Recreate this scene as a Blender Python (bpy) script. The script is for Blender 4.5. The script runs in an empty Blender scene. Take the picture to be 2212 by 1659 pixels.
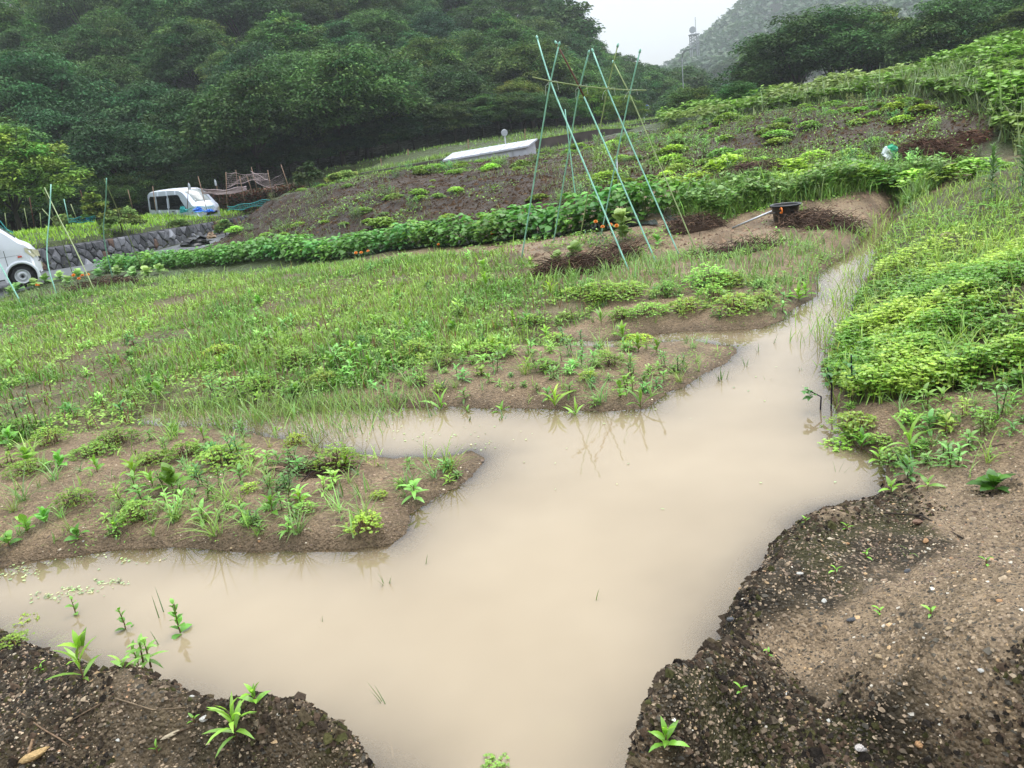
import bpy, math, random
import numpy as np
from mathutils import Vector, Matrix
rng = np.random.default_rng(7); random.seed(7)
SC = bpy.context.scene
COL = SC.collection
# ------------------------------------------------------------------ camera
PITCH, ROLL, FOC, CAMZ = math.radians(16.8), math.radians(7.0), 1723.0, 1.5
cF = np.array([0, math.cos(PITCH), -math.sin(PITCH)])
cU0 = np.array([0, math.sin(PITCH), math.cos(PITCH)])
cX = np.array([1.0, 0, 0])
cR = math.cos(ROLL)*cX - math.sin(ROLL)*cU0
cU = math.cos(ROLL)*cU0 + math.sin(ROLL)*cX
cam = bpy.data.cameras.new('camera'); camo = bpy.data.objects.new('camera', cam); COL.objects.link(camo)
cam.sensor_width = 36; cam.lens = FOC/2212*36; cam.clip_start = 0.05; cam.clip_end = 3000
camo.matrix_world = Matrix(((cR[0], cU[0], -cF[0], 0), (cR[1], cU[1], -cF[1], 0), (cR[2], cU[2], -cF[2], CAMZ), (0, 0, 0, 1)))
SC.camera = camo
# ------------------------------------------------------------------ sky, sun, exposure
W = bpy.data.worlds.new("World"); SC.world = W; W.use_nodes = True
nt = W.node_tree; nt.nodes.clear()
SUN_EL, SUN_ROT = math.radians(58), math.radians(30)
sky = nt.nodes.new('ShaderNodeTexSky'); sky.sky_type = 'NISHITA'; sky.sun_disc = False
sky.sun_elevation = SUN_EL; sky.sun_rotation = SUN_ROT; sky.dust_density = 4
b1 = nt.nodes.new('ShaderNodeBackground'); b1.inputs[1].default_value = 0.05
nt.links.new(sky.outputs[0], b1.inputs[0])
tc = nt.nodes.new('ShaderNodeTexCoord'); sp = nt.nodes.new('ShaderNodeSeparateXYZ')
nt.links.new(tc.outputs['Generated'], sp.inputs[0])
mr = nt.nodes.new('ShaderNodeMapRange'); mr.inputs[1].default_value = 0.0; mr.inputs[2].default_value = 1.0
mr.inputs[3].default_value = 0.34; mr.inputs[4].default_value = 2.5
pw = nt.nodes.new('ShaderNodeMath'); pw.operation = 'POWER'; pw.use_clamp = True; pw.inputs[1].default_value = 1.0
nt.links.new(sp.outputs[2], pw.inputs[0]); nt.links.new(pw.outputs[0], mr.inputs[0])
nz = nt.nodes.new('ShaderNodeTexNoise'); nz.inputs['Scale'].default_value = 2.2; nz.inputs['Detail'].default_value = 4
nt.links.new(tc.outputs['Generated'], nz.inputs['Vector'])
m2 = nt.nodes.new('ShaderNodeMapRange'); m2.inputs[1].default_value = .3; m2.inputs[2].default_value = .7; m2.inputs[3].default_value = .93; m2.inputs[4].default_value = 1.07
nt.links.new(nz.outputs[0], m2.inputs[0])
mu = nt.nodes.new('ShaderNodeMath'); mu.operation = 'MULTIPLY'
nt.links.new(mr.outputs[0], mu.inputs[0]); nt.links.new(m2.outputs[0], mu.inputs[1])
b2 = nt.nodes.new('ShaderNodeBackground'); b2.inputs[0].default_value = (0.86, 0.93, 1.0, 1)
nt.links.new(mu.outputs[0], b2.inputs[1])
ad = nt.nodes.new('ShaderNodeAddShader'); wo = nt.nodes.new('ShaderNodeOutputWorld')
nt.links.new(b1.outputs[0], ad.inputs[0]); nt.links.new(b2.outputs[0], ad.inputs[1]); nt.links.new(ad.outputs[0], wo.inputs[0])
sl = bpy.data.lights.new('sun', 'SUN'); sl.energy = 0.9; sl.angle = math.radians(25); sl.color = (1, .96, .9)
slo = bpy.data.objects.new('sun', sl); COL.objects.link(slo)
slo.rotation_euler = (math.radians(90)-SUN_EL, 0, math.pi-SUN_ROT)
vs = SC.view_settings; vs.view_transform = 'Standard'; vs.look = 'None'; vs.gamma = 1; vs.exposure = 0.36; vs.use_curve_mapping = False
cy = SC.cycles
cy.use_denoising = True
try: cy.denoiser = 'OPENIMAGEDENOISE'
except Exception: pass
cy.max_bounces = 6; cy.diffuse_bounces = 3; cy.glossy_bounces = 3; cy.transmission_bounces = 4; cy.volume_bounces = 1; cy.transparent_max_bounces = 8
cy.caustics_reflective = False; cy.caustics_refractive = False

# ------------------------------------------------------------------ maths
def ray(U, V):
    return cF + cR*((U-1106)/FOC) + cU*((829.5-V)/FOC)
def at(U, V, Y):                       # the point seen at (U,V) that stands Y metres ahead
    d = ray(U, V); return np.array([0, 0, CAMZ]) + d*(Y/d[1])
def proj(x, y, z):
    x, y, z = np.asarray(x, float), np.asarray(y, float), np.asarray(z, float)-CAMZ
    f = x*cF[0]+y*cF[1]+z*cF[2]; f = np.where(f < .05, .05, f)
    return 1106+FOC*(x*cR[0]+y*cR[1]+z*cR[2])/f, 829.5-FOC*(x*cU[0]+y*cU[1]+z*cU[2])/f
def _h(i, j, s):
    n = (i.astype(np.int64)*374761393 + j.astype(np.int64)*668265263 + s*1442695041) & 0xffffffff
    n = ((n ^ (n >> 13))*1274126177) & 0xffffffff
    n = ((n ^ (n >> 16))*2246822519) & 0xffffffff
    return ((n ^ (n >> 15)) & 0xffff)/65535.0
def vn(x, y, s=0):
    i, j = np.floor(x), np.floor(y); fx, fy = x-i, y-j
    fx, fy = fx*fx*(3-2*fx), fy*fy*(3-2*fy)
    a, b, c, d = _h(i, j, s), _h(i+1, j, s), _h(i, j+1, s), _h(i+1, j+1, s)
    return (a+(b-a)*fx)*(1-fy)+(c+(d-c)*fx)*fy
def fbm(x, y, sc, oc=4, s=0, g=.5):
    t, a, n = 0, 1, 0
    for k in range(oc):
        t = t+a*(vn(x/sc*2**k*1.03+k*17.3, y/sc*2**k*.98+k*9.1, s+k)-.5); n += a; a *= g
    return t/n*2
def sst(a, b, x):
    t = np.clip((x-a)/(b-a), 0, 1); return t*t*(3-2*t)
def inpoly(px, py, poly):
    r = np.zeros(np.shape(px), bool); n = len(poly)
    for i in range(n):
        x1, y1 = poly[i]; x2, y2 = poly[(i+1) % n]
        if y1 == y2: continue
        c = ((y1 > py) != (y2 > py)) & (px < (x2-x1)*(py-y1)/(y2-y1)+x1); r ^= c
    return r
def segdist(px, py, poly):
    d = np.full(np.shape(px), 1e9); n = len(poly)
    for i in range(n):
        x1, y1 = poly[i]; x2, y2 = poly[(i+1) % n]
        dx, dy = x2-x1, y2-y1; L = dx*dx+dy*dy+1e-12
        t = np.clip(((px-x1)*dx+(py-y1)*dy)/L, 0, 1)
        d = np.minimum(d, (px-x1-t*dx)**2+(py-y1-t*dy)**2)
    return np.sqrt(d)
# ------------------------------------------------------------------ ground form
SHORE = [(-700,1300),(-300,1320),(0,1352),(60,1372),(140,1408),(185,1420),(236,1446),(252,1478),(300,1474),(345,1465),(420,1490),(470,1512),(520,1530),(590,1540),(680,1575),(740,1605),(800,1642),(835,1690),(850,1760),
 (1100,1800),(1330,1770),(1375,1690),(1400,1645),(1436,1590),(1462,1520),(1530,1440),(1565,1378),(1592,1318),(1640,1250),(1700,1180),(1730,1132),(1780,1105),(1850,1085),(1900,1072),(1918,1030),(1900,992),(1856,972),(1835,945),(1812,900),(1800,850),
 (1788,800),(1796,745),(1830,690),(1852,650),(1872,600),(1890,560),(1912,510),(1935,470),(1942,452),(1915,462),(1885,490),(1845,535),(1790,575),(1758,602),(1765,640),(1705,672),(1690,692),(1640,708),(1560,714),(1480,714),(1300,737),(1130,737),
 (1130,745),(1300,752),(1500,737),(1592,752),(1570,782),(1540,800),(1480,835),(1422,858),(1400,882),(1330,886),(1200,886),(1080,883),(930,880),(800,880),(650,878),(450,880),(300,892),
 (300,915),(480,925),(650,955),(700,968),(850,988),(950,985),(1020,972),(1048,985),(1040,1010),(992,1050),(930,1082),(892,1110),(872,1150),(842,1175),(760,1188),(700,1190),(620,1184),(540,1190),(420,1184),(300,1186),(200,1192),(100,1210),(0,1226),(-300,1250),(-700,1240)]
def onz(U, V, z):
    d = ray(U, V); t = (z-CAMZ)/d[2]; p = np.array([0, 0, CAMZ])+d*t; return p
SHW = [tuple(onz(u, v, .055 if (i < 10 or 17 <= i < 26) else .09 if 10 <= i < 17 else 0)[:2]) for i, (u, v) in enumerate(SHORE)]
# control points of the ground: (U, V, height) where low and near, (U, V, distance) further off
CZ = [(0,1500,.10),(300,1590,.10),(-200,1700,.12),(700,1690,.08),(1600,1640,.09),(1700,1400,.10),(1900,1250,.12),(2300,1750,.12),(2300,1200,.17),(2100,1050,.14),(1500,1800,.08),(1000,1850,.05),(-400,1500,.1),
 (300,1080,.10),(700,1080,.09),(950,1040,.06),(0,1050,.10),(-300,1100,.08),(1200,810,.10),(900,830,.09),(1450,785,.07),(1500,672,.09),(1300,695,.09),(1600,650,.09),(1150,650,.11),
 (600,800,.07),(100,820,.04),(500,700,.0),(0,760,0.0),(-400,850,-.02),(800,650,.03),(900,700,.07),
 (1900,900,.14),(2100,860,.22),(2300,800,.30),(2000,700,.22),(2250,600,.42),(1950,600,.15),(2000,500,.22),(1700,560,.12),(1500,600,.12)]
CD = [(20,655,13.4),(-300,690,13.5),(310,612,14.2),(600,592,13),(900,562,11.2),(1130,545,9.8),(1364,578,8.0),(1500,540,8.9),(1123,557,9.6),
 (220,594,19.0),(480,580,17.3),(700,562,15.6),(1050,524,13.2),(1250,496,12.2),(1480,452,11.2),
 (1300,512,10.3),(1600,488,9.7),(1900,440,10.2),(1697,482,9.4),(1800,412,11.0),
 (80,607,22.5),(0,632,20.0),(-300,700,18),(250,570,25.5),(440,522,33),(520,520,24),
 (700,510,17.2),(1000,495,14.6),(1250,455,13.2),(1500,395,12.8),(1850,378,12.2),(2000,372,11.8),(2200,350,10.5),
 (560,445,26),(780,388,25),(960,364,25),(1160,345,25),(1300,320,25.5),(1420,290,26),(1600,248,23),(1800,225,20.5),(1960,218,18),(2120,262,14.5),(2120,330,13),(1700,330,16),(1300,370,17.5),(1000,420,18),(750,450,19.5),
 (1440,262,31),(1700,215,27),(2000,160,24),(2212,112,22),(2500,60,22),(2350,250,13),(2212,200,17),(2300,330,9.5),(2500,300,10),
 (700,398,36),(900,364,36),(1060,350,36),(1160,338,36.5),(1300,302,40),(1420,292,42),
 (1300,277,56),(1420,272,66),(1100,296,52),(950,322,47),(800,355,43),
 (-400,520,30),
 # valley beyond the crest
 (1600,262,48),(1900,225,48),(2212,190,48),(2600,130,48),
 # left wooded hill
 (300,395,56),(700,350,56),(0,430,56),(300,240,74),(700,220,74),(0,260,74),(-400,280,74),(-400,470,56),
 (1000,235,80),(1150,255,86),(1250,262,92),(1350,255,102),(0,60,110),(400,40,110),(800,20,112),(1050,20,118),(1180,90,124),(1260,190,128),(1340,200,135),(1440,225,150),(-400,80,110),
 (1100,60,150),(1250,215,170),(400,-40,170),(0,-60,170),(-400,-60,170),
 # right hill
 (1500,232,120),(1700,205,110),(2000,150,105),(2300,90,100),(1480,210,250),(1490,185,430),(1500,130,520),(1560,85,520),(1620,25,520),(1700,-20,500),(2000,-50,500),(2300,-90,480),(1600,195,300),(1750,150,320),(2000,80,320),(2300,20,310),(2000,170,200),(1700,215,200),
 (1430,240,400),(1440,245,520),(1300,240,330),(1000,60,330),(500,0,330),(1250,268,900),(1440,250,900),(1650,60,900),(900,150,900),(2200,-60,900),(300,150,900),(1240,255,230),(1340,250,230)]
cp = []
for u, v, z in CZ: p = onz(u, v, z); cp.append((p[0], p[1], z))
for u, v, d in CD: p = at(u, v, d); cp.append(tuple(p))
# the low ground along the road on the left, and behind and beside the viewer
cp += [(-60, 30, -1.2), (0, -3, .1), (-4, -2, .1), (4, -2, .15), (6, 1, .3), (-7, 2, .0)]
cp = np.array(cp)
KB = .8
def feat(x, y):
    r = np.maximum(np.hypot(x, y), 1.0); a = np.clip(np.arctan2(x, y), -1.2, 1.2); return a, KB*np.log(r)
ca, cb = feat(cp[:, 0], cp[:, 1])
EPS = .04
def _phi(a, b): return np.sqrt((a[:, None]-ca[None])**2+(b[:, None]-cb[None])**2+EPS**2)
n = len(cp); A = np.zeros((n+3, n+3)); A[:n, :n] = _phi(ca, cb)-np.eye(n)*.002
Pm = np.c_[np.ones(n), ca, cb]; A[:n, n:] = Pm; A[n:, :n] = Pm.T
wts = np.linalg.solve(A, np.r_[cp[:, 2], 0, 0, 0])
def base_h(x, y):
    x, y = np.ravel(x), np.ravel(y); a, b = feat(x, y); o = np.empty(len(x))
    for i in range(0, len(x), 20000):
        s = slice(i, i+20000)
        o[s] = _phi(a[s], b[s])@wts[:n]+wts[n]+wts[n+1]*a[s]+wts[n+2]*b[s]
    return o
# dry stone wall line (left to right) and the terrace behind it
WL = [at(-420, 730, 17.5), at(-160, 643, 21.0), at(70, 592, 24.0), at(230, 566, 28.0), at(382, 528, 33.0), at(500, 499, 38.0), at(600, 476, 45.0)]
WT = [at(-420, 640, 17.5), at(-160, 572, 21.0), at(70, 538, 24.0), at(230, 516, 28.0), at(382, 491, 33.0), at(500, 472, 38.0), at(600, 450, 45.0)]
WLx = np.array([p[0] for p in WL]); WLy = np.array([p[1] for p in WL])
WLb = np.array([p[2] for p in WL]); WLt = np.array([p[2] for p in WT])
def XL(y): return np.interp(y, WLy, WLx)
def terrace(x, y, h):
    """step up behind the wall; t = distance behind its line (the line runs away from the viewer)"""
    xl = XL(y); zt = np.interp(y, WLy, WLt); zb = np.interp(y, WLy, WLb)
    t = xl-x
    m = (y > 12) & (y < WLy[-1]+3) & (x < xl+9)
    back = sst(9, 20, t); hn = (zt+.165*np.clip(t, 0, 3.0)-.03*np.clip(t-4, 0, 9)+.04*fbm(x, y, 1.5, 2, 19))*(1-back)+h*back
    lowm = sst(-6.5, -3.8, t); fr = h*(1-lowm)+(zb-.02*t)*lowm
    k = sst(WLy[-1]+3, WLy[-1]+.5, y)*sst(12, 17, y)
    return np.where(m, h*(1-k)+np.where(t > .5, hn, fr)*k, h)
def full_h(x, y):
    sh = np.shape(x); x, y = np.ravel(x).astype(float), np.ravel(y).astype(float)
    h = base_h(x, y); r = np.hypot(x, y)
    sd = np.full(len(x), 9.0); near = r < 13
    xn, yn = x[near], y[near]
    d = segdist(xn, yn, SHW); ins = inpoly(xn, yn, SHW); d = np.where(ins, -d, d)
    d = d+.034*fbm(xn, yn, .17, 4, 5)+.02*fbm(xn, yn, .6, 2, 8)
    sd[near] = d
    fine = fbm(x, y, .10, 3, 11); mid = fbm(x, y, .45, 3, 12); big = fbm(x, y, 2.5, 3, 13)
    U, V = proj(x, y, h)
    fg = (V > 1090+np.clip((1700-U), 0, 1e9)*.25) | ((V > 1330) & (U < 1000))
    fg = fg & (r < 5)
    T = np.where(sd < .9, np.maximum(h, .05), h)
    rise = np.where(fg, 1-np.exp(-np.maximum(sd, 0)/.05), 1-np.exp(-np.maximum(sd, 0)/.22))
    na = np.where(fg, .026, .018)*fine*(.5+.5*sst(0, .1, sd))+.03*mid*rise
    na = np.where(r > 5, .03*mid+.042*fbm(x, y, .28, 3, 17)*(r < 14)*(1-.6*(x < -.5)), na)
    bigm = .05*big*sst(5, 12, r)+ sst(15, 24, r)*.06*mid + sst(40, 90, r)*1.6*fbm(x, y, 14, 3, 14)
    out = T*rise+na*np.where(sd < .6, np.maximum(rise, .25), 1)+bigm
    out = np.where(sd < .25, np.maximum(out, .004+.06*np.clip(sd, 0, 1)), out)
    bed = -.17*(1-np.exp(np.minimum(sd, 0)/.30))-.006+.018*mid*sst(0, -.3, sd)+.006*fine*sst(0,-.05,sd)
    out = np.where(sd < 0, bed, out)
    out = terrace(x, y, out)
    return out.reshape(sh), sd.reshape(sh)
# polar grid centred under the viewer
AF = np.concatenate([np.linspace(-math.pi, -1.0, 40)[:-1], np.linspace(-1.0, 1.0, 540), np.linspace(1.0, math.pi, 40)[1:]])
rr = [.25]
while rr[-1] < 1000:
    r = rr[-1]; rr.append(r*(1+(.10 if r < .9 else .0075 if r < 7.5 else .012 if r < 22 else .02 if r < 60 else .06)))
RR = np.array(rr); LR = np.log(RR)
gx = np.sin(AF)[None]*RR[:, None]; gy = np.cos(AF)[None]*RR[:, None]
GH, GS = full_h(gx, gy)
def _bil(G, x, y):
    x, y = np.asarray(x, float), np.asarray(y, float)
    a = np.arctan2(x, y); r = np.log(np.clip(np.hypot(x, y), RR[0], RR[-1]*.999))
    ia = np.clip(np.searchsorted(AF, a)-1, 0, len(AF)-2); ir = np.clip(np.searchsorted(LR, r)-1, 0, len(LR)-2)
    fa = np.clip((a-AF[ia])/(AF[ia+1]-AF[ia]), 0, 1); fr = np.clip((r-LR[ir])/(LR[ir+1]-LR[ir]), 0, 1)
    return (G[ir, ia]*(1-fa)+G[ir, ia+1]*fa)*(1-fr)+(G[ir+1, ia]*(1-fa)+G[ir+1, ia+1]*fa)*fr
def H(x, y): return _bil(GH, x, y)
def SD(x, y): return _bil(GS, x, y)
def ground(U, V, lo=.9, hi=500):       # where the line of sight meets the ground
    d = ray(U, V); ts = np.exp(np.linspace(math.log(lo), math.log(hi), 1400))
    p = np.array([0, 0, CAMZ])[None]+d[None]*ts[:, None]
    k = np.nonzero(p[:, 2] < H(p[:, 0], p[:, 1]))[0]
    if len(k) == 0: return p[-1]
    a, b = ts[max(k[0]-1, 0)], ts[k[0]]
    for _ in range(12):
        m = (a+b)/2; q = np.array([0, 0, CAMZ])+d*m
        if q[2] < H(q[0], q[1]): b = m
        else: a = m
    q = np.array([0, 0, CAMZ])+d*b; q[2] = float(H(q[0], q[1])); return q
# ------------------------------------------------------------------ materials
def newmat(name):
    m = bpy.data.materials.new(name); m.use_nodes = True; t = m.node_tree; t.nodes.clear()
    o = t.nodes.new('ShaderNodeOutputMaterial'); return m, t, o
def N(t, kind, **kw):
    n = t.nodes.new('ShaderNode'+kind)
    for k, v in kw.items():
        if k.startswith('i_'): n.inputs[k[2:].replace('_', ' ')].default_value = v
        else: setattr(n, k, v)
    return n
def simple(name, col, rough=.6, metal=0, var=.12, scale=30, bump=0, spec=.4):
    m, t, o = newmat(name); b = N(t, 'BsdfPrincipled')
    b.inputs['Roughness'].default_value = rough; b.inputs['Metallic'].default_value = metal
    b.inputs['Specular IOR Level'].default_value = spec
    tc = N(t, 'TexCoord'); nz = N(t, 'TexNoise'); nz.inputs['Scale'].default_value = scale; nz.inputs['Detail'].default_value = 5
    t.links.new(tc.outputs['Object'], nz.inputs['Vector'])
    mr = N(t, 'MapRange'); mr.inputs[1].default_value = .25; mr.inputs[2].default_value = .75; mr.inputs[3].default_value = 1-var; mr.inputs[4].default_value = 1+var
    t.links.new(nz.outputs[0], mr.inputs[0])
    mx = N(t, 'VectorMath', operation='SCALE'); mx.inputs[0].default_value = col[:3]
    t.links.new(mr.outputs[0], mx.inputs['Scale']); t.links.new(mx.outputs[0], b.inputs['Base Color'])
    if bump:
        bp = N(t, 'Bump'); bp.inputs['Strength'].default_value = bump; bp.inputs['Distance'].default_value = .01
        t.links.new(nz.outputs[0], bp.inputs['Height']); t.links.new(bp.outputs[0], b.inputs['Normal'])
    t.links.new(b.outputs[0], o.inputs[0]); return m
def vegmat(name, objcol=False, gloss=.05, trans=.35, rough=.35):
    m, t, o = newmat(name)
    at_ = N(t, 'Attribute'); at_.attribute_name = 'Col'; c = at_.outputs['Color']
    if objcol:
        oi = N(t, 'ObjectInfo'); mm = N(t, 'MixRGB', blend_type='MULTIPLY'); mm.inputs[0].default_value = 1
        t.links.new(c, mm.inputs[1]); t.links.new(oi.outputs['Color'], mm.inputs[2]); c = mm.outputs[0]
    d = N(t, 'BsdfDiffuse'); tr = N(t, 'BsdfTranslucent'); g = N(t, 'BsdfGlossy'); g.inputs['Roughness'].default_value = rough
    t.links.new(c, d.inputs[0]); t.links.new(c, tr.inputs[0])
    a = N(t, 'MixShader'); a.inputs[0].default_value = trans; b = N(t, 'MixShader'); b.inputs[0].default_value = gloss
    t.links.new(d.outputs[0], a.inputs[1]); t.links.new(tr.outputs[0], a.inputs[2])
    t.links.new(a.outputs[0], b.inputs[1]); t.links.new(g.outputs[0], b.inputs[2]); t.links.new(b.outputs[0], o.inputs[0]); return m
M = {}
M['veg'] = vegmat('leaf_green'); M['vego'] = vegmat('leaf_tinted', True); M['tree'] = vegmat('tree_leaf', True, .02, .22, .5)
def colmat(name, rough=.85, spec=.3, bump=.5, bscale=120):
    m, t, o = newmat(name); b = N(t, 'BsdfPrincipled'); a = N(t, 'Attribute'); a.attribute_name = 'Col'
    b.inputs['Roughness'].default_value = rough; b.inputs['Specular IOR Level'].default_value = spec
    tc = N(t, 'TexCoord'); nz = N(t, 'TexNoise'); nz.inputs['Scale'].default_value = bscale; nz.inputs['Detail'].default_value = 6
    t.links.new(tc.outputs['Object'], nz.inputs['Vector'])
    mr = N(t, 'MapRange'); mr.inputs[1].default_value = .3; mr.inputs[2].default_value = .7; mr.inputs[3].default_value = .7; mr.inputs[4].default_value = 1.3
    t.links.new(nz.outputs[0], mr.inputs[0])
    mx = N(t, 'VectorMath', operation='SCALE'); t.links.new(a.outputs['Color'], mx.inputs[0]); t.links.new(mr.outputs[0], mx.inputs['Scale'])
    t.links.new(mx.outputs[0], b.inputs['Base Color'])
    bp = N(t, 'Bump'); bp.inputs['Strength'].default_value = bump; bp.inputs['Distance'].default_value = .008
    t.links.new(nz.outputs[0], bp.inputs['Height']); t.links.new(bp.outputs[0], b.inputs['Normal'])
    t.links.new(b.outputs[0], o.inputs[0]); return m
M['stone'] = colmat('stone_mixed', .75, .4, .5, 60)
M['twig'] = colmat('dry_stalk', .85, .2, .2, 80)
M['bark'] = simple('bark', (.05, .04, .03), .9, 0, .3, 6, .6)
M['green_pole'] = simple('green_plastic_pole', (.30, .60, .47), .35, 0, .15, 9)
M['olive_pole'] = simple('olive_plastic_pole', (.27, .33, .13), .45, 0, .2, 9)
M['rust'] = simple('rusty_steel', (.09, .035, .02), .8, 0, .3, 20)
M['bamboo'] = simple('weathered_bamboo', (.30, .19, .12), .7, 0, .25, 14)
M['black_plastic'] = simple('black_plastic', (.012, .012, .013), .3, 0, .3, 8, .1)
M['grey_metal'] = simple('galvanised_metal', (.42, .43, .44), .35, .7, .1, 30)
M['white_paint'] = simple('white_paint', (.72, .74, .78), .28, 0, .03, 4)
M['silver_paint'] = simple('silver_blue_paint', (.50, .54, .62), .3, .25, .03, 4)
M['glass'] = simple('dark_glass', (.006, .007, .008), .12, 0, .1, 3, 0, .25)
M['rubber'] = simple('tyre_rubber', (.018, .018, .018), .8, 0, .2, 40)
M['concrete'] = simple('stained_concrete', (.075, .06, .05), .9, 0, .5, 1.6, .3)
M['roof_white'] = simple('white_roof_sheet', (.52, .53, .58), .4, 0, .18, 1.6)
M['wall_white'] = simple('pale_wall_sheet', (.48, .48, .52), .6, 0, .12, 4)
M['string'] = simple('white_string', (.55, .6, .5), .7)
M['orange'] = simple('orange_plastic', (.75, .18, .02), .4, 0, .1)
M['petal'] = simple('orange_petal', (.85, .24, .01), .6, 0, .2, 60)
M['blue'] = simple('blue_plastic', (.03, .16, .55), .4, 0, .4, 8, .4)
M['teal'] = simple('teal_net', (.02, .28, .26), .6, 0, .3, 30)
M['pinknet'] = simple('faded_pink_net', (.42, .33, .32), .8, 0, .2, 30)
M['amber'] = simple('amber_lens', (.5, .06, .03), .3)
M['lens'] = simple('headlight_lens', (.55, .52, .36), .15)
M['sign_blue'] = simple('sign_blue', (.02, .14, .55), .4); M['sign_grey'] = simple('sign_face_grey', (.45, .47, .5), .3, .3)
M['asphalt'] = simple('wet_asphalt', (.11, .112, .118), .35, 0, .25, 3, .3, .5)
M['bag'] = simple('green_printed_bag', (.02, .38, .18), .35, 0, .15, 9, .4); M['bagw'] = simple('white_bag', (.7, .76, .72), .35, 0, .1, 9, .4)
M['tan'] = simple('tan_rock', (.34, .24, .16), .9, 0, .3, 6, .5)
def _stoneo():
    m, t, o = newmat('loose_stone'); b = N(t, 'BsdfPrincipled'); oi = N(t, 'ObjectInfo'); tc = N(t, 'TexCoord'); nz = N(t, 'TexNoise'); nz.inputs['Scale'].default_value = 4; nz.inputs['Detail'].default_value = 6
    t.links.new(tc.outputs['Object'], nz.inputs['Vector']); mr = N(t, 'MapRange'); mr.inputs[1].default_value = .3; mr.inputs[2].default_value = .7; mr.inputs[3].default_value = .65; mr.inputs[4].default_value = 1.25
    t.links.new(nz.outputs[0], mr.inputs[0]); mx = N(t, 'VectorMath', operation='SCALE'); t.links.new(oi.outputs['Color'], mx.inputs[0]); t.links.new(mr.outputs[0], mx.inputs['Scale']); t.links.new(mx.outputs[0], b.inputs['Base Color']); b.inputs['Roughness'].default_value = .6
    bp = N(t, 'Bump'); bp.inputs['Strength'].default_value = .5; bp.inputs['Distance'].default_value = .1; t.links.new(nz.outputs[0], bp.inputs['Height']); t.links.new(bp.outputs[0], b.inputs['Normal']); t.links.new(b.outputs[0], o.inputs[0]); return m
M['stoneo'] = _stoneo()
M['soilclod'] = colmat('clod', .9, .08, .8, 90)
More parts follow.
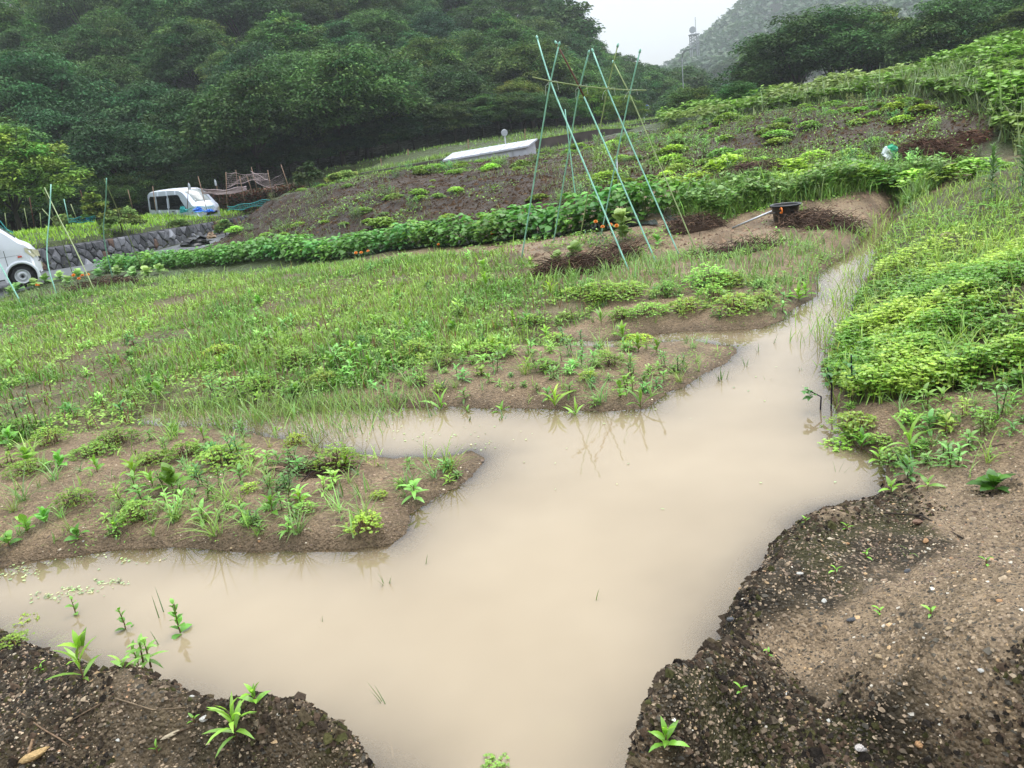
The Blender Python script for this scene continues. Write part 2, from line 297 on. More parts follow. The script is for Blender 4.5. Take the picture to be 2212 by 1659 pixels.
# ------------------------------------------------------------------ object helpers
def tag(o, label=None, cat=None, group=None, kind=None):
    if label: o['label'] = label
    if cat: o['category'] = cat
    if group: o['group'] = group
    if kind: o['kind'] = kind
    return o
def link(name, me, parent=None, loc=None):
    o = bpy.data.objects.new(name, me); COL.objects.link(o)
    if parent is not None: o.parent = parent
    if loc is not None: o.location = [float(v) for v in loc]
    return o
def empty(name, loc, rz=0, label=None, cat=None, group=None):
    o = bpy.data.objects.new(name, None); COL.objects.link(o); o.location = [float(v) for v in loc]; o.rotation_euler = (0, 0, rz)
    o.empty_display_size = .1
    return tag(o, label, cat, group)
class MB:
    """collects quads/tris with a colour per point and makes one mesh"""
    def __init__(s): s.v = []; s.f = []; s.c = []; s.n = 0; s.mi = []
    def add(s, v, f, c=(1, 1, 1), mi=0):
        v = np.asarray(v, float).reshape(-1, 3); f = np.asarray(f, int)
        s.v.append(v); s.f.append(f+s.n)
        c = np.asarray(c, float)
        if c.ndim == 1: c = np.tile(c[:3], (len(v), 1))
        s.c.append(c[:, :3]); s.n += len(v); s.mi.append(np.full(len(f), mi)); return s
    def data(s): return s
    def mesh(s, name, mats, smooth=False):
        me = bpy.data.meshes.new(name)
        v = np.concatenate(s.v); c = np.concatenate(s.c)
        used = np.zeros(len(v), bool)
        for f in s.f: used[f.ravel()] = True
        if not used.all():
            re_ = np.cumsum(used)-1; v, c = v[used], c[used]; s.f = [re_[f] for f in s.f]
        loops = np.concatenate([f.ravel() for f in s.f]); sizes = np.concatenate([np.full(len(f), f.shape[1]) for f in s.f])
        me.vertices.add(len(v)); me.vertices.foreach_set('co', v.astype(np.float32).ravel())
        me.loops.add(len(loops)); me.loops.foreach_set('vertex_index', loops.astype(np.int32))
        me.polygons.add(len(sizes)); st = np.concatenate([[0], np.cumsum(sizes)[:-1]])
        me.polygons.foreach_set('loop_start', st.astype(np.int32)); me.polygons.foreach_set('loop_total', sizes.astype(np.int32))
        if not isinstance(mats, (list, tuple)): mats = [mats]
        for m in mats: me.materials.append(m)
        if len(mats) > 1: me.polygons.foreach_set('material_index', np.concatenate(s.mi).astype(np.int32))
        me.polygons.foreach_set('use_smooth', np.full(len(sizes), smooth))
        me.update(calc_edges=True)
        a = me.color_attributes.new('Col', 'FLOAT_COLOR', 'POINT')
        a.data.foreach_set('color', np.c_[c, np.ones(len(c))].astype(np.float32).ravel())
        return me
    # primitives
    def box(s, lo, hi, c=(1, 1, 1), mi=0):
        x0, y0, z0 = lo; x1, y1, z1 = hi
        v = [(x0,y0,z0),(x1,y0,z0),(x1,y1,z0),(x0,y1,z0),(x0,y0,z1),(x1,y0,z1),(x1,y1,z1),(x0,y1,z1)]
        return s.add(v, [(0,3,2,1),(4,5,6,7),(0,1,5,4),(1,2,6,5),(2,3,7,6),(3,0,4,7)], c, mi)
    def tube(s, pts, r, k=6, c=(1, 1, 1), mi=0, cap=True):
        pts = np.asarray(pts, float); n = len(pts); r = np.broadcast_to(r, (n,))
        tg = np.gradient(pts, axis=0); tg /= np.linalg.norm(tg, axis=1)[:, None]+1e-9
        ref = np.array([0, 0, 1.0]) if abs(tg[:, 2]).max() < .9 else np.array([1.0, .13, 0])
        a = np.cross(tg, ref); a /= np.linalg.norm(a, axis=1)[:, None]+1e-9; b = np.cross(tg, a)
        th = np.arange(k)*2*math.pi/k
        v = pts[:, None]+r[:, None, None]*(a[:, None]*np.cos(th)[None, :, None]+b[:, None]*np.sin(th)[None, :, None])
        f = [(i*k+j, i*k+(j+1) % k, (i+1)*k+(j+1) % k, (i+1)*k+j) for i in range(n-1) for j in range(k)]
        v = v.reshape(-1, 3); base = s.n; s.add(v, f, c, mi)
        if cap:
            s.f.append(np.array([[base+j for j in range(k)][::-1], [base+(n-1)*k+j for j in range(k)]])); s.mi.append(np.full(2, mi))
        return s
    def lathe(s, prof, k=20, c=(1, 1, 1), mi=0, axis=2, org=(0, 0, 0)):
        th = np.arange(k)*2*math.pi/k; n = len(prof)
        v = np.array([[(r*math.cos(t), r*math.sin(t), z) for t in th] for r, z in prof]).reshape(-1, 3)
        if axis == 1: v = v[:, [0, 2, 1]]
        if axis == 0: v = v[:, [2, 0, 1]]
        f = [(i*k+j, i*k+(j+1) % k, (i+1)*k+(j+1) % k, (i+1)*k+j) for i in range(n-1) for j in range(k)]
        return s.add(v+np.array(org), f, c, mi)
    def blades(s, P, head, elev, L, Wd, droop, prof, col, roll=0, mi=0, tipcol=None, fold=0):
        """many leaves or blades at once: tapering bent strips"""
        P = np.asarray(P, float); n = len(P)
        if n == 0: return s
        k = len(prof)-1
        B = lambda q: np.broadcast_to(np.asarray(q, float), (n,))
        head, elev, L, Wd, droop, roll = map(B, (head, elev, L, Wd, droop, roll))
        hd = np.c_[np.cos(head), np.sin(head), np.zeros(n)]; sd = np.c_[-np.sin(head), np.cos(head), np.zeros(n)]; up = np.array([0, 0, 1.0])
        pts = [P]; cur = P.copy(); vs_ = []
        for i in range(k+1):
            e = elev-droop*(i/k)
            dirv = hd*np.cos(e)[:, None]+up*np.sin(e)[:, None]
            nrm = -hd*np.sin(e)[:, None]+up*np.cos(e)[:, None]
            sv = sd*np.cos(roll)[:, None]+nrm*np.sin(roll)[:, None]
            w = (Wd*prof[i]/2)[:, None]
            if fold and i not in (0, k): 
                vs_ += [cur-sv*w+nrm*w*fold, cur+sv*w+nrm*w*fold]
            else: vs_ += [cur-sv*w, cur+sv*w]
            if i < k: cur = cur+dirv*(L/k)[:, None]
        V = np.stack(vs_, 1)            # n, 2(k+1), 3
        m = 2*(k+1)
        q = np.array([(2*i, 2*i+1, 2*i+3, 2*i+2) for i in range(k)])
        F = (np.arange(n)[:, None, None]*m+q[None]).reshape(-1, 4)
        col = np.asarray(col, float)
        if col.ndim == 1: col = np.tile(col, (n, 1))
        C = np.repeat(col[:, None], m, 1)
        if tipcol is not None:
            w = np.repeat(np.linspace(0, 1, k+1), 2)[None, :, None]
            C = C*(1-w)+np.asarray(tipcol, float).reshape(-1, 1, 3)*w if np.ndim(tipcol) > 1 else C*(1-w)+np.asarray(tipcol)*w
        s.add(V.reshape(-1, 3), F, C.reshape(-1, 3), mi)
        return s
OV = [.25, .95, .85, .06]; LA = [.25, .9, 1, .65, .05]; GR = [.7, 1, .7, .06]; GR2 = [1, .8, .08]; HT = [.2, .9, .8]; DI = [.3, 1, .12]
def jit(col, n, v=.2, h=.08):
    c = np.tile(np.asarray(col, float), (n, 1))*np.exp(rng.normal(0, v, (n, 1))); return np.clip(c*(1+rng.normal(0, h, (n, 3))), .002, .9)
# ------------------------------------------------------------------ zones of the ground (outlines on the ground)
Z = {}
Z['field'] = [(-600,740),(-300,700),(0,660),(310,608),(650,579),(950,551),(1120,545),(1200,610),(1330,640),(1260,690),(1130,735),(960,765),(860,800),(780,850),(300,892),(300,915),(0,960),(-600,1000)]
Z['leftedge'] = [(-300,690),(20,640),(300,605),(560,590),(300,625),(0,664),(-300,700)]
Z['bank'] = [(1955,440),(2090,380),(2212,335),(2900,200),(2900,820),(2212,845),(2100,845),(1960,862),(1860,868),(1805,830),(1795,770),(1830,700),(1855,660),(1885,570),(1925,490)]
Z['path'] = [(960,552),(1060,533),(1250,508),(1400,497),(1550,478),(1640,455),(1720,435),(1850,420),(1935,402),(1945,440),(1905,470),(1800,485),(1700,520),(1560,525),(1400,545),(1150,552)]
Z['mound'] = [(430,530),(500,480),(560,436),(780,380),(960,348),(1160,322),(1420,278),(1700,235),(1960,208),(2120,240),(2160,290),(2100,345),(1950,378),(1750,400),(1500,405),(1330,420),(1250,450),(900,490),(500,530)]
Z['kudzu'] = [(1420,285),(1440,235),(1700,190),(2000,130),(2212,85),(2900,-80),(2900,200),(2212,335),(2150,300),(2130,240),(1960,203),(1700,232)]
Z['midgreen'] = [(1480,425),(1600,402),(1750,400),(1900,375),(2050,380),(1960,440),(1900,405),(1750,432),(1640,450),(1550,475),(1480,470)]
Z['fgl'] = [(-400,1330),(0,1345),(260,1440),(600,1500),(900,1600),(1000,1900),(-400,1900)]
Z['fgr'] = [(1150,1900),(1220,1660),(1340,1560),(1440,1400),(1560,1230),(1650,1110),(1880,1050),(2100,1010),(2600,980),(2600,1900)]
def zmask(name, x, y, z, j=1.0):
    U, V = proj(x, y, z); k = sst(0, 1, 1/(np.hypot(x, y)/3+.3))*26*j+4
    U = U+k*fbm(x, y, .5, 3, 41)*2; V = V+k*fbm(x, y, .5, 3, 42)
    return inpoly(U, V, Z[name])
Z['midfront'] = [(1170,585),(1400,555),(1600,528),(1860,485),(1890,515),(1770,600),(1720,640),(1500,615),(1330,640),(1200,620)]
# ------------------------------------------------------------------ ground sheet
def build_ground():
    nr, na = GH.shape; x, y, z = gx.ravel(), gy.ravel(), GH.ravel()
    v = np.c_[x, y, z]; i = np.arange(nr-1)[:, None]*na; j = np.arange(na-1)[None]
    f = np.stack([i+j, i+j+1, i+na+j+1, i+na+j], -1).reshape(-1, 4)[:, ::-1]
    r = np.hypot(x, y); s = GS.ravel()
    n1 = fbm(x, y, .25, 4, 21); n2 = fbm(x, y, 1.3, 4, 22); n3 = fbm(x, y, .07, 3, 23)
    C = np.tile([.31, .215, .13], (len(x), 1))       # wet sandy soil
    C *= (1+.25*n1+.25*n3)[:, None]
    def mix(m, col, w=1.0):
        w = (m*w)[:, None]; C[:] = C*(1-w)+np.asarray(col)*w
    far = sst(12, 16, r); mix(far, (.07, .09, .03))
    mix(zmask('field', x, y, z).astype(float), (.12, .12, .05), .55)
    mix(zmask('leftedge', x, y, z).astype(float), (.09, .055, .035), .8)
    mix(zmask('bank', x, y, z).astype(float), (.07, .07, .025), .85)
    mix(zmask('path', x, y, z).astype(float), (.38, .27, .165), .85); mix(sst(.0, .3, fbm(x, y, .3, 3, 35))*zmask('path', x, y, z), (.13, .085, .055), .6)
    mm = zmask('mound', x, y, z).astype(float); cc = np.array([.052, .031, .018])[None]*(1+.45*n2+.45*n1)[:, None]
    C[:] = C*(1-mm[:, None])+cc*mm[:, None]
    mix(mm*sst(.05, .35, fbm(x, y, 2.2, 3, 29)), (.10, .065, .038), .5)
    mix(zmask('kudzu', x, y, z).astype(float), (.05, .08, .02), .9)
    mix(zmask('midgreen', x, y, z).astype(float), (.06, .06, .025), .7)
    for q in ('fgl', 'fgr'):
        m = inpoly(*proj(x, y, z), Z[q]).astype(float)
        U, V = proj(x, y, z)
        sand = sst(-.05, .35, fbm(x, y, .55, 4, 31)+.10) if q == 'fgl' else sst(.02, .28, fbm(x, y, .45, 4, 31)+sst(1850, 2250, U)*.26-.20+.3*sst(1300,1050,V))
        dark = np.array([.062, .046, .026])[None]*(1+.5*n1+.8*n3)[:, None]; sd_ = np.array([.33, .235, .145])[None]*(1+.3*n3)[:, None]
        if q == 'fgl': sand = sand*.35
        cc = dark*(1-sand[:, None])+sd_*sand[:, None]
        moss = sst(.1, .4, fbm(x, y, .3, 3, 33))[:, None]*.5*(1-sand[:, None]); cc = cc*(1-moss)+np.array([.075, .075, .022])*moss
        C[:] = C*(1-m[:, None])+np.clip(cc, .01, 1)*m[:, None]
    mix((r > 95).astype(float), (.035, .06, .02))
    # submerged mud and the wet rim
    mix((s < 0).astype(float), (.21, .15, .09), .9)
    rim = ((s >= 0)*(1-sst(.0, .15, s))); C *= (1-.38*rim)[:, None]
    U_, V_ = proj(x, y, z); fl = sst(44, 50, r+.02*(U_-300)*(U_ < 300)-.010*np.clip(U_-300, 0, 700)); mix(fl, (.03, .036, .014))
    C = np.clip(C, .006, .8)
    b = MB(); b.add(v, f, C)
    m, t, o = newmat('ground_soil'); bs = N(t, 'BsdfPrincipled'); a = N(t, 'Attribute'); a.attribute_name = 'Col'
    tc = N(t, 'TexCoord'); g = N(t, 'TexNoise'); g.inputs['Scale'].default_value = 55; g.inputs['Detail'].default_value = 8; g.inputs['Roughness'].default_value = .7
    vo = N(t, 'TexVoronoi'); vo.inputs['Scale'].default_value = 95
    t.links.new(tc.outputs['Object'], g.inputs['Vector']); t.links.new(tc.outputs['Object'], vo.inputs['Vector'])
    mr = N(t, 'MapRange'); mr.inputs[1].default_value = .32; mr.inputs[2].default_value = .68; mr.inputs[3].default_value = .5; mr.inputs[4].default_value = 1.5
    t.links.new(g.outputs[0], mr.inputs[0])
    mx = N(t, 'VectorMath', operation='SCALE'); t.links.new(a.outputs['Color'], mx.inputs[0]); t.links.new(mr.outputs[0], mx.inputs['Scale'])
    t.links.new(mx.outputs[0], bs.inputs['Base Color'])
    n5 = N(t, 'TexNoise'); n5.inputs['Scale'].default_value = 3; n5.inputs['Detail'].default_value = 4; t.links.new(tc.outputs['Object'], n5.inputs['Vector'])
    rr_ = N(t, 'MapRange'); rr_.inputs[1].default_value = .35; rr_.inputs[2].default_value = .65; rr_.inputs[3].default_value = .35; rr_.inputs[4].default_value = .85
    t.links.new(n5.outputs[0], rr_.inputs[0]); t.links.new(rr_.outputs[0], bs.inputs['Roughness'])
    bs.inputs['Specular IOR Level'].default_value = .2
    ad_ = N(t, 'Math', operation='SUBTRACT'); t.links.new(g.outputs[0], ad_.inputs[0]); t.links.new(vo.outputs['Distance'], ad_.inputs[1])
    bp = N(t, 'Bump'); bp.inputs['Strength'].default_value = 1.0; bp.inputs['Distance'].default_value = .02
    g2 = N(t, 'TexNoise'); g2.inputs['Scale'].default_value = 16; g2.inputs['Detail'].default_value = 5; g2.inputs['Roughness'].default_value = .65; t.links.new(tc.outputs['Object'], g2.inputs['Vector'])
    ma = N(t, 'Math', operation='MULTIPLY_ADD'); ma.inputs[1].default_value = 1.6; t.links.new(g2.outputs[0], ma.inputs[0]); t.links.new(ad_.outputs[0], ma.inputs[2])
    t.links.new(ma.outputs[0], bp.inputs['Height']); t.links.new(bp.outputs[0], bs.inputs['Normal']); t.links.new(bs.outputs[0], o.inputs[0])
    M['ground'] = m
    tag(link('ground', b.mesh('ground', m, True)), kind='structure')
build_ground()
# ------------------------------------------------------------------ water
def build_water():
    st = .035; xs = np.arange(-6.5, 5.2, st); ys = np.arange(1.0, 12.6, st)
    X, Y = np.meshgrid(xs, ys); s = SD(X, Y); bed = H(X, Y)
    U, V = proj(X, Y, X*0)
    wet = (s < .05) & (np.hypot(X, Y) < 12.8)
    cell = wet[:-1, :-1] | wet[1:, :-1] | wet[:-1, 1:] | wet[1:, 1:]
    nx = len(xs); idx = np.arange(X.size).reshape(X.shape)
    q = np.stack([idx[:-1, :-1], idx[:-1, 1:], idx[1:, 1:], idx[1:, :-1]], -1)[cell]
    us, inv = np.unique(q, return_inverse=True); q = inv.reshape(q.shape)
    dep = np.clip(-bed.ravel()[us], 0, 1); mk = 1-np.exp(-dep*14)
    b = MB(); b.add(np.c_[X.ravel()[us], Y.ravel()[us], np.zeros(len(us))], q, np.repeat(mk[:, None], 3, 1))
    m, t, o = newmat('muddy_water'); a = N(t, 'Attribute'); a.attribute_name = 'Col'
    tc = N(t, 'TexCoord')
    n1 = N(t, 'TexNoise'); n1.inputs['Scale'].default_value = 1.3; n1.inputs['Detail'].default_value = 3; t.links.new(tc.outputs['Object'], n1.inputs['Vector'])
    cr = N(t, 'ValToRGB'); cr.color_ramp.elements[0].position = .3; cr.color_ramp.elements[0].color = (.35, .265, .16, 1)
    cr.color_ramp.elements[1].position = .7; cr.color_ramp.elements[1].color = (.42, .325, .205, 1)
    t.links.new(n1.outputs[0], cr.inputs[0])
    d = N(t, 'BsdfDiffuse'); t.links.new(cr.outputs[0], d.inputs[0])
    tr = N(t, 'BsdfTransparent'); tr.inputs[0].default_value = (.93, .86, .74, 1)
    mx = N(t, 'MixShader'); t.links.new(a.outputs['Fac'], mx.inputs[0]); t.links.new(tr.outputs[0], mx.inputs[1]); t.links.new(d.outputs[0], mx.inputs[2])
    gl = N(t, 'BsdfGlossy'); gl.inputs['Roughness'].default_value = .015
    fr = N(t, 'Fresnel'); fr.inputs['IOR'].default_value = 1.65
    w = N(t, 'TexNoise'); w.inputs['Scale'].default_value = 9; w.inputs['Detail'].default_value = 2; t.links.new(tc.outputs['Object'], w.inputs['Vector'])
    bp = N(t, 'Bump'); bp.inputs['Strength'].default_value = .06; bp.inputs['Distance'].default_value = .006
    t.links.new(w.outputs[0], bp.inputs['Height']); t.links.new(bp.outputs[0], gl.inputs['Normal']); t.links.new(bp.outputs[0], fr.inputs['Normal'])
    m2 = N(t, 'MixShader'); t.links.new(fr.outputs[0], m2.inputs[0]); t.links.new(mx.outputs[0], m2.inputs[1]); t.links.new(gl.outputs[0], m2.inputs[2])
    t.links.new(m2.outputs[0], o.inputs[0])
    tag(link('puddle_water', b.mesh('puddle_water', m, True)), kind='structure')
build_water()
# ------------------------------------------------------------------ stuff: pebbles, grass, clover, crest vines
def scatter(zone, n, rlo, rhi, alo=-.95, ahi=.95, jt=.6, pw=1.0, mindist=.01):
    """points on the ground inside a zone; density falls with distance"""
    m = n*6; out = [np.zeros((0, 3))]
    tot = 0
    for _ in range(12):
        a = rng.uniform(alo, ahi, m); r = np.exp(rng.uniform(math.log(rlo), math.log(rhi), m)) if pw == 1 else (rng.uniform(rlo**(2-pw), rhi**(2-pw), m))**(1/(2-pw))
        x, y = r*np.sin(a), r*np.cos(a); z = H(x, y); U, V = proj(x, y, z)
        k = (U > -140) & (U < (2650 if zone in ('bank', 'kudzu') else 2350)) & (V < 1760) & (SD(x, y) > mindist)
        if zone: k &= np.logical_or.reduce([zmask(q, x, y, z, jt) for q in (zone if isinstance(zone, tuple) else (zone,))])
        out.append(np.c_[x, y, z][k]); tot += k.sum()
        if tot >= n: break
    return np.concatenate(out)[:n]
def rnd(n, a, b): return rng.uniform(a, b, n)
def pebbles(b, P, s, col, flat=.6):
    n = len(P)
    if n == 0: return
    base = np.array([(1,0,0),(.3,.9,0),(-.8,.6,0),(-.8,-.6,0),(.3,-.9,0),(.35,.3,.8),(-.4,-.1,.8)])
    f = np.array([(0,1,5),(1,2,5),(2,6,5),(2,3,6),(3,4,6),(4,5,6),(4,0,5)])
    th = rnd(n, 0, 6.28); c, s_ = np.cos(th), np.sin(th)
    q = base[None]*(1+rng.normal(0, .22, (n, 7, 3)))*s[:, None, None]; q[:, :, 1] *= rnd(n, .55, 1)[:, None]; q[:, :, 2] *= flat
    v = np.stack([q[..., 0]*c[:, None]-q[..., 1]*s_[:, None], q[..., 0]*s_[:, None]+q[..., 1]*c[:, None], q[..., 2]-.15*s[:, None]], -1)+P[:, None]
    F = (np.arange(n)[:, None, None]*7+f[None]).reshape(-1, 3)
    b.add(v.reshape(-1, 3), F, np.repeat(col, 7, 0))
def palette(n, cols, w, v=.2):
    k = rng.choice(len(cols), n, p=np.array(w)/sum(w)); return np.clip(np.array(cols)[k]*np.exp(rng.normal(0, v, (n, 1))), .01, .9)
def build_gravel():
    b = MB()
    P = scatter(('fgl', 'fgr'), 24000, 1.2, 5.0, pw=1)
    s = np.exp(rng.normal(-5.6, .45, len(P)))
    pebbles(b, P, s, palette(len(P), [(.25,.18,.115),(.12,.088,.056),(.34,.255,.165),(.38,.25,.13),(.06,.05,.035),(.58,.52,.42)], [6,6,2.0,.8,5,.14]))
    P = scatter(None, 20000, 2.2, 8.5, pw=1)
    U, V = proj(*P.T); P = P[(V > 640) & ~zmask('bank', *P.T) & ~zmask('field', *P.T)]
    pebbles(b, P, np.exp(rng.normal(-5.55, .45, len(P))), palette(len(P), [(.30,.21,.14),(.15,.1,.07),(.55,.45,.32),(.38,.22,.12)], [5,4,1.6,1]))
    tag(link('gravel', b.mesh('gravel', M['stone'])), kind='stuff')
    b = MB()      # dark crumbs of soil along the banks
    P = scatter(('fgl', 'fgr'), 17000, 1.2, 4.5, pw=1, mindist=.0)
    sd = SD(P[:, 0], P[:, 1]); keep = (sd < .10) | (fbm(P[:, 0], P[:, 1], .5, 4, 31) < .05); P = P[keep]
    s = np.exp(rng.normal(-5.25, .45, len(P)))
    pebbles(b, P, s, palette(len(P), [(.045,.034,.024),(.06,.055,.022),(.09,.06,.04),(.025,.02,.016)], [5,2,3,3]), 1.0)
    P = P[SD(P[:, 0], P[:, 1]) < .14][:420]; pebbles(b, P, np.exp(rng.normal(-4.35, .35, len(P))), palette(len(P), [(.055,.04,.028),(.08,.06,.035),(.06,.058,.022)], [4,3,2]), .8)
    for z, nn in (('mound', 15000), ('path', 1500)):
        P = scatter(z, nn, 8, 30)
        pebbles(b, P, np.exp(rng.normal(-3.55, .4, len(P)))*(.6 if z == 'path' else 1), palette(len(P), [(.078,.044,.022),(.045,.026,.014),(.13,.082,.045)] if z == 'mound' else [(.3,.2,.13),(.2,.13,.09)], [4,4,1] if z == 'mound' else [1,1]), .8)
    tag(link('soil_crumbs', b.mesh('soil_crumbs', M['soilclod'])), kind='stuff')
build_gravel()
GY = (.20, .30, .05); GG = (.11, .20, .035); GD = (.05, .11, .025); STRAW = (.34, .27, .13)
def grass_on(b, P, L, Wd, cols, k=3, hf=1.0, spread=1.0):
    n = len(P)
    b.blades(P, rnd(n, 0, 6.28), rnd(n, .75, 1.5), L*np.exp(rng.normal(0, .3, n)), Wd*np.exp(rng.normal(0, .25, n)), rnd(n, .3, 1.5)*spread, GR if k == 3 else GR2, cols, tipcol=None)
def tuftize(P, m, s):
    Q = np.repeat(P, m, 0)+np.c_[rng.normal(0, s, (len(P)*m, 2)), np.zeros(len(P)*m)]; Q[:, 2] = H(Q[:, 0], Q[:, 1]); return Q
def build_grass():
    b = MB()
    # field: fine light grass, patchy
    P = scatter('field', 15500, 4, 16.5)
    d = fbm(P[:, 0], P[:, 1], .9, 3, 51); r = np.hypot(P[:, 0], P[:, 1]); keep = rng.random(len(P)) < sst(-.35, .3, d+.2*sst(5, 8, r)); P = P[keep]
    P = tuftize(P, 4, .05); r = np.hypot(P[:, 0], P[:, 1])
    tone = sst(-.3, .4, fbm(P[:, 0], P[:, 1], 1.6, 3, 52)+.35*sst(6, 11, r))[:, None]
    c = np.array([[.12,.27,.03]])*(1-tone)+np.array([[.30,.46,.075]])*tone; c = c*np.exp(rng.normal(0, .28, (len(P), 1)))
    st = rng.random(len(P)) < .10; c[st] = np.array(STRAW)*.8
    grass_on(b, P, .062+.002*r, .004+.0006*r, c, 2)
    P = scatter('field', 11500, 3.6, 16.5); r = np.hypot(P[:, 0], P[:, 1]); d = fbm(P[:, 0], P[:, 1], .5, 3, 57); P = P[rng.random(len(P)) < sst(-.3, .3, d+.1)]
    for j in range(3):
        Q = P+np.c_[rng.normal(0, .02, (len(P), 2)), rnd(len(P), .005, .05)]; r = np.hypot(Q[:, 0], Q[:, 1])
        tn = sst(-.3, .3, fbm(Q[:, 0], Q[:, 1], 1.1, 2, 58))[:, None]; c = (np.array([[.13,.29,.035]])*(1-tn)+np.array([[.31,.49,.08]])*tn)*np.exp(rng.normal(0, .25, (len(P), 1)))
        b.blades(Q, rnd(len(Q), 0, 6.28), rnd(len(Q), -.1, .7), .022+.0018*r, .012+.0009*r, .5, DI, c)
    # low herbs over the mound, the ground by the poles and the ridges
    for z, nn, lo, hi, sz, hgt, thr, bri in (('mound', 13000, 12, 28, .055, .10, .0, 1.0), ('midfront', 4200, 6, 11, .028, .06, .0, 1.0), (None, 9000, 2.3, 7.5, .014, .03, .08, 1.0), ('path', 2600, 8, 15, .04, .07, .02, 1.0)):
        P = scatter(z, nn, lo, hi, jt=.4); U, V = proj(*P.T); d = fbm(P[:, 0], P[:, 1], 1.1 if lo > 11 else .4, 4, 59)
        if z == 'mound': d = d+.30*sst(1150, 1700, U)+.2*sst(60, 10, V-(470-.13*U))-.22*sst(250, 60, np.abs(U-1150))-.05
        if z is None: m_ = (V > 640) & (V < 1200) & ~zmask('bank', *P.T) & ~zmask('field', *P.T) & ~zmask('fgr', *P.T); P, d, U = P[m_], d[m_], U[m_]; d = d+.12*sst(700, 100, U)
        P = P[rng.random(len(P)) < sst(thr, thr+.25, d)]
        for j in range(3):
            Q = P+np.c_[rng.normal(0, hgt*.6, (len(P), 2)), rnd(len(P), .005, hgt)]
            b.blades(Q, rnd(len(Q), 0, 6.28), rnd(len(Q), -.2, .8), sz*rnd(len(Q), .7, 1.3), sz*.5, .5, DI, jit((.20,.38,.05), len(Q), .3))
    Q = tuftize(scatter('midfront', 420, 6, 11), 5, .04); grass_on(b, Q, .13, .008, jit((.22,.36,.08), len(Q), .28), 3)
    P = scatter('field', 1500, 4, 13); b.blades(P, rnd(len(P), 0, 6.28), rnd(len(P), 1.1, 1.5), rnd(len(P), .06, .13), .008, .2, [.6, 1, .9, .4], jit((.20,.10,.05), len(P), .3))
    # sprouts along the left edge bed, mid green strip, path fringes
    for z, nn, L, cc in (('midgreen', 5200, .20, (.2,.33,.07)), ('leftedge', 500, .14, (.2,.3,.08)), ('mound', 2600, .12, (.19,.25,.08))):
        P = tuftize(scatter(z, nn, 8, 26), 3, .07)
        if z == 'mound': P = P[fbm(P[:, 0], P[:, 1], 2.0, 3, 55) > .02]
        grass_on(b, P, L, .013, jit(cc, len(P), .3), 2)
    # bank grass tall among clover
    P = tuftize(scatter('bank', 5200, 3, 12, alo=.2, jt=1.4), 3, .04)
    t = .12+sst(-.2, .3, fbm(P[:, 0], P[:, 1], 1.0, 3, 53)+.5*sst(5, 7.5, np.hypot(P[:, 0], P[:, 1]))); P = P[rng.random(len(P)) < t]
    grass_on(b, P, .115, .006, jit((.31, .48, .07), len(P), .25), 3)
    # grass standing in the inlet and on the water edge
    edge = [(i, j) for i, j in [(320,870),(450,880),(560,880),(640,890),(700,880),(780,885),(860,880),(600,905),(720,930),(420,900),(520,915)]]
    E = []
    for u, v in edge:
        p = onz(u, v, 0); E.append(p[None]+np.c_[rng.normal(0, .17, 150), rng.normal(0, .10, 150), np.zeros(150)])
    E = np.concatenate(E); E[:, 2] = -.01
    grass_on(b, E, .15, .005, jit((.24, .37, .08), len(E), .25), 3)
    p0 = [(1810,700),(1830,660),(1850,640),(1800,740),(1850,600),(1870,570),(1890,540),(1900,500),(1880,480),(1860,520)]
    for u, v in p0:
        p = onz(u, v, 0); Q = p[None]+np.c_[rng.normal(0, .12, 60), rng.normal(0, .14, 60), np.zeros(60)]
        grass_on(b, Q, .17, .006, jit((.30, .46, .07), len(Q), .25), 3)
    # terrace and far verges
    P = []
    yy = rnd(17000, WLy[0], WLy[-1]+1); xs = XL(yy)-.15-rnd(17000, 0, 1)**1.2*9; P = np.c_[xs, yy, H(xs, yy)]
    c = jit((.30, .52, .04), len(P), .22)
    grass_on(b, P, .15, .032, c, 2)
    yy = rnd(4500, WLy[0], WLy[-1]+1); xs = XL(yy)-rnd(4500, .0, .3); P = np.c_[xs, yy, H(xs-.3, yy)+.0]   # mossy fringe that hangs over the wall
    b.blades(P, rnd(4500, -.9, .9), rnd(4500, .2, .9), .10, .04, 2.0, GR2, jit((.09, .10, .02), 4500, .3))
    tag(link('grass', b.mesh('grass', M['veg'])), kind='stuff')
build_grass()
def trifol(b, C, hgt, R, col, stem=True, k=2):
    """three-lobed leaves on thin stalks; C = foot points"""
    n = len(C); top = C+np.c_[rng.normal(0, .012, (n, 2)), hgt]
    a0 = rnd(n, 0, 6.28); tilt = rnd(n, -.45, .6)
    for j in range(3):
        b.blades(top, a0+j*2.094, tilt+rng.normal(0, .1, n), R, R*1.05, .35, HT, col*(1+rng.normal(0, .05, (n, 1))))
